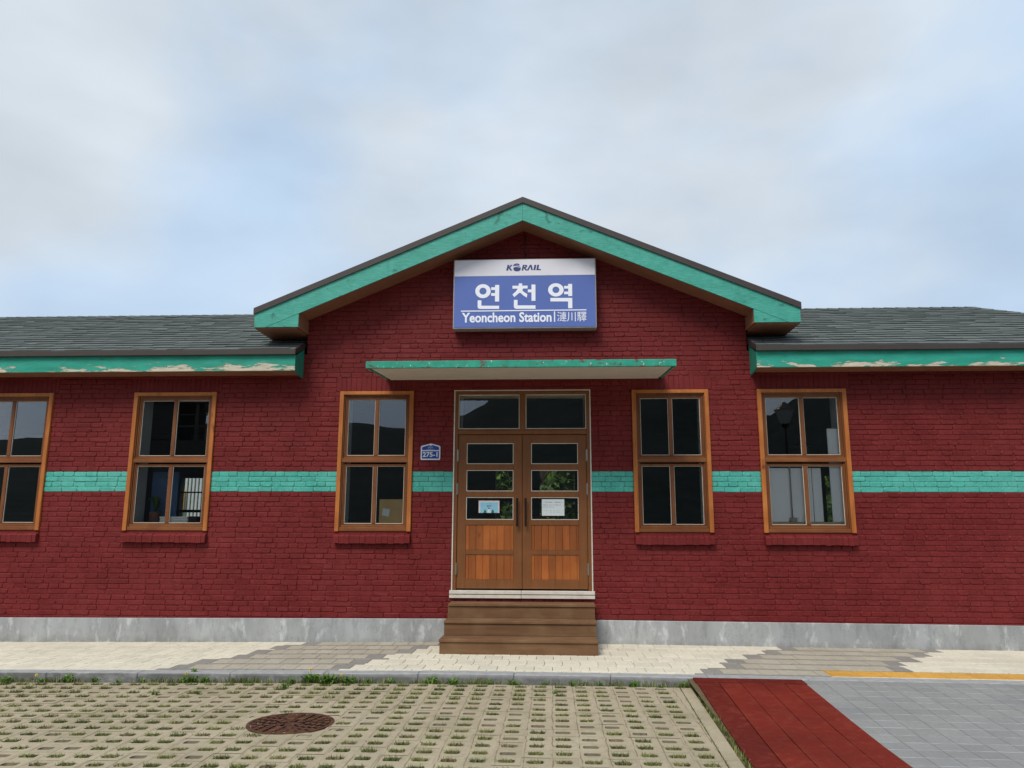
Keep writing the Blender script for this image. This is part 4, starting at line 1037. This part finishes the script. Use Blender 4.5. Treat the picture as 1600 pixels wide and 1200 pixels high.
mb=MB(); mb.box(3.325,4.345,.062,.6,1.535,1.585,bev=.004); mb.box(3.35,3.4,.40,.45,.55,1.535); mb.box(4.25,4.3,.40,.45,.55,1.535); mb.box(3.35,3.4,.52,.57,.55,1.535); mb.box(4.25,4.3,.52,.57,.55,1.535); tag(mb.build('display_table',tw),'pale wooden display table inside the rightmost window','table')
blu=plain('blue_banner_cloth','#3d5f86',.7,0,.2,2)
mb=MB(); mb.box(-5.42,-5.03,.40,.43,.6,2.28); tag(mb.build('banner_stand',blu),'dusky blue printed banner inside the second window from the left','banner')
o_=empty('potted_plant',(-5.26,.25,1.44)); tag(o_,'small leafy plant in a brown pot inside the second window from the left','plant')
mb=MB(); 
for k in range(12):
    a=2*math.pi*k/12; b=2*math.pi*(k+1)/12; c=(-5.26,.25)
    mb.face([(c[0]+.06*math.cos(a),c[1]+.06*math.sin(a),1.44),(c[0]+.06*math.cos(b),c[1]+.06*math.sin(b),1.44),(c[0]+.08*math.cos(b),c[1]+.08*math.sin(b),1.70),(c[0]+.08*math.cos(a),c[1]+.08*math.sin(a),1.70)])
mb.build('pot',plain('terracotta_pot','#6a4232',.8),o_)
mb=MB()
for k in range(22): leaf(mb,Vector((-5.26,.25,1.69)),rnd.uniform(0,6.28),rnd.uniform(.05,.12),.025,rnd.uniform(.1,.24),jit(G2[3],.2))
mb.build('foliage',grass_m,o_)
mb=MB(); 
for k in range(7): mb.box(-5.10+.004*(k%3),-4.70+.005*(k%2),.07,.22,1.442+.028*k,1.468+.028*k,bev=.002)
tag(mb.build('paper_stack',wb),'low stack of white papers on the ledge in the second window from the left','papers')
mb=MB(); mb.box(-4.68,-4.56,.07,.2,1.445,1.64,bev=.006); tag(mb.build('black_case',black_m),'small black case beside the white papers in the second window','box')
s=NT('forest_bank'); s.done(s.mix(s.ramp(s.noise(2.5,6,.7),.35,.65),lin('#1f2c18'),lin('#42552c')),.95,s.bump(s.noise(6,5),.8,.3),.05)
# rear scene: fence and hedge seen through the building
wf=plain('white_fence_metal','#b3b8ba',.5,0,.06,3)
o_=empty('metal_fence',(-11.5,12,-.3)); tag(o_,'white ribbed metal fence seen through the building behind the second window','fence')
mb=MB(); x=-16.
while x<-6: mb.box(x,x+.07,12.0,12.04,-.3,3.2,rnd.random(),bev=.01); x+=.11
mb.box(-16,-6,12.04,12.08,2.9,3.0); mb.box(-16,-6,12.04,12.08,.2,.3); mb.build('ribbed_panel',wf,o_)
mb=MB(); mb.box(-10.9,-10.45,11.9,11.93,1.9,2.6); tag(mb.build('yellow_sign',plain('yellow_sign_paint','#c9981c',.5)),'yellow sign board on the white fence behind the building','sign')
def tree(x,y,h,cr,name,label,cat,n=1500,seed=1,group=None):
    r=random.Random(seed); z0=-.3; T_=empty(name,(x,y,z0)); tag(T_,label,cat,group)
    mb=MB(); mb.tube([(x,y,z0),(x+.1,y,z0+h*.35),(x-.05,y+.1,z0+h*.75)],[.16,.12,.04],8)
    for k in range(7):
        a=r.uniform(0,6.28); zb=z0+h*r.uniform(.25,.6); mb.tube([(x,y,zb),(x+cr*.6*math.cos(a),y+cr*.6*math.sin(a),zb+h*.22)],[.06,.015],5)
    mb.build('trunk',plain('bark_'+name,'#4a3c30',.9),T_)
    mb=MB(); cl=[(x+r.gauss(0,cr*.45),y+r.gauss(0,cr*.45),z0+h*r.uniform(.3,.95),r.uniform(.35,.75)*cr*.6) for _ in range(26)]
    for _ in range(n):
        c=r.choice(cl); v=Vector((r.gauss(0,1),r.gauss(0,1),r.gauss(0,.8))).normalized()*c[3]*r.uniform(.6,1); p=Vector(c[:3])+v
        if p.z<z0+.1: continue
        s_=r.uniform(.08,.17); a=Vector((r.gauss(0,1),r.gauss(0,1),r.gauss(0,1))).normalized(); b=a.cross(Vector((r.gauss(0,1),r.gauss(0,1),r.gauss(0,1)))).normalized()
        g=r.choice(G2); k=r.uniform(.3,.85); mb.face([p-a*s_,p-b*s_*.5,p+a*s_,p+b*s_*.5],tuple(q*k for q in g))
    mb.build('crown',grass_m,T_); return T_
for k,(x,y,h,cr,lab) in enumerate(((-1.8,11.5,6.0,2.1,'green shrub glimpsed behind the left door leaf glass'),(2.0,11.8,5.6,2.2,'green shrub glimpsed behind the right door leaf glass'),(9.4,11.5,5.0,2.0,'green shrub glimpsed far through the rightmost window'))):
    tree(x,y,h,cr,'shrub',lab,'shrub',9000,k+3,'shrubs behind the station')
tree(.1,12.4,6.0,2.3,'shrub','tall green shrub standing farthest back between the two seen through the door','shrub',9000,11,'shrubs behind the station')
mb=MB(); mb.face([(-30,15,-.32),(30,15,-.32),(30,24,7),(-30,24,7)]); mb.face([(-30,24,7),(30,24,7),(30,60,7),(-30,60,7)]); tag(mb.build('terrain',soil_m and MATS['forest_bank'],None),'dark wooded bank rising behind the station',kind='structure')
# ================================================================== BEHIND THE CAMERA (only mirrored in the glass)
mb=MB(); forest=None
s=NT('forest_hillside'); forest=s.done(s.mix(s.ramp(s.noise(.06,6,.7),.3,.7),lin('#1a2020'),lin('#2b3330')),.95,s.bump(s.noise(.2,4),.8,2.),.05)
prof=[(-90,4),(-60,5),(-42,5.2),(-34,5.7),(-25,7.0),(-15,7.6),(-11,7.4),(-9,8.0),(-6.6,8.3),(-5.4,9.0),(-4.4,10.2),(-2,11.4),(4,12.6),(9,12.2),(13,10.0),(14.5,8.6),(16.5,8.0),(18,9.0),(21,10.5),(30,7),(50,6),(90,4)]
NA=240; rs=(150,210,270,330,390,430,470,560,700); hs=(-.02,.14,.34,.56,.8,.94,1.0,.8,.3)
V=[]; Fs=[]
for i in range(NA+1):
    az=-90+180*i/NA
    for a,b in zip(prof,prof[1:]):
        if a[0]<=az<=b[0]: el=a[1]+(b[1]-a[1])*(az-a[0])/(b[0]-a[0]); break
    el+=.35*noise.noise(Vector((az*.35,1,0)))+.16*noise.noise(Vector((az*1.6,3,0)))
    for r_,hh in zip(rs,hs):
        z=math.tan(R(el))*470*hh+1.5 if hh>0 else -.4; z+= 3*noise.noise(Vector((az*.3,r_*.01,5)))*hh if hh not in (1.0,) else 0
        V.append((.4+r_*math.sin(R(az)),-10.7-r_*math.cos(R(az)),z))
nr=len(rs)
for i in range(NA):
    for k in range(nr-1): Fs.append((i*nr+k,i*nr+k+1,(i+1)*nr+k+1,(i+1)*nr+k))
mb.mesh(V,Fs); tag(mb.build('hills',forest,None,smooth=True),'wooded hills across the road, mirrored in the window glass',kind='structure')
# street lamp across the forecourt
o_=empty('street_lamp',(8.7,-17,-.3)); tag(o_,'dark lantern street lamp mirrored in the rightmost window','street lamp')
mb=MB(); mb.tube([(8.7,-17,-.3),(8.7,-17,.6),(8.7,-17,.62),(8.7,-17,5.05)],[.12,.1,.06,.05],10); mb.tube([(8.7,-17,5.0),(8.7,-17,5.15)],[.09,.16],10); mb.build('pole',black_m,o_)
mb=MB(); mb.tube([(8.7,-17,5.15),(8.7,-17,5.65)],[.16,.34],8); mb.build('lantern',plain('lantern_glass','#8b8f8c',.2),o_)
mb=MB(); mb.tube([(8.7,-17,5.65),(8.7,-17,5.8),(8.7,-17,5.95)],[.38,.2,.03],8); mb.build('cap',black_m,o_)
# low building across the forecourt (mirrored in the second window)
o_=empty('house',(-17.5,-31,-.3)); tag(o_,'grey two-storey house with open roof frame mirrored in the second window','house')
hm=plain('dark_render_wall','#3b3c3c',.9,0,.1,.5)
mb=MB(); mb.box(-22.5,-12.5,-35,-31,-.3,6.2,bev=.05); mb.box(-22.5,-20.6,-35,-31,6.2,9.0,bev=.05); mb.build('wall',hm,o_)
mb=MB()
for x in (-20.6,-19.4,-17.6,-15.0,-12.7): mb.box(x,x+.18,-31.2,-31.02,6.2,8.4)
mb.box(-22.8,-12.2,-35.2,-30.8,8.3,9.1); mb.box(-20.6,-12.5,-31.16,-31.1,6.95,7.05); mb.box(-20.6,-12.5,-31.16,-31.1,7.6,7.66); mb.build('roof_frame',metal_edge,o_)
mb=MB()
for x in (-21.5,-18.6,-15.5): mb.box(x,x+1.2,-30.99,-30.97,1,2.3); mb.box(x,x+1.2,-30.99,-30.97,3.5,4.7)
mb.build('window',plain('dull_glass','#30363a',.2),o_)
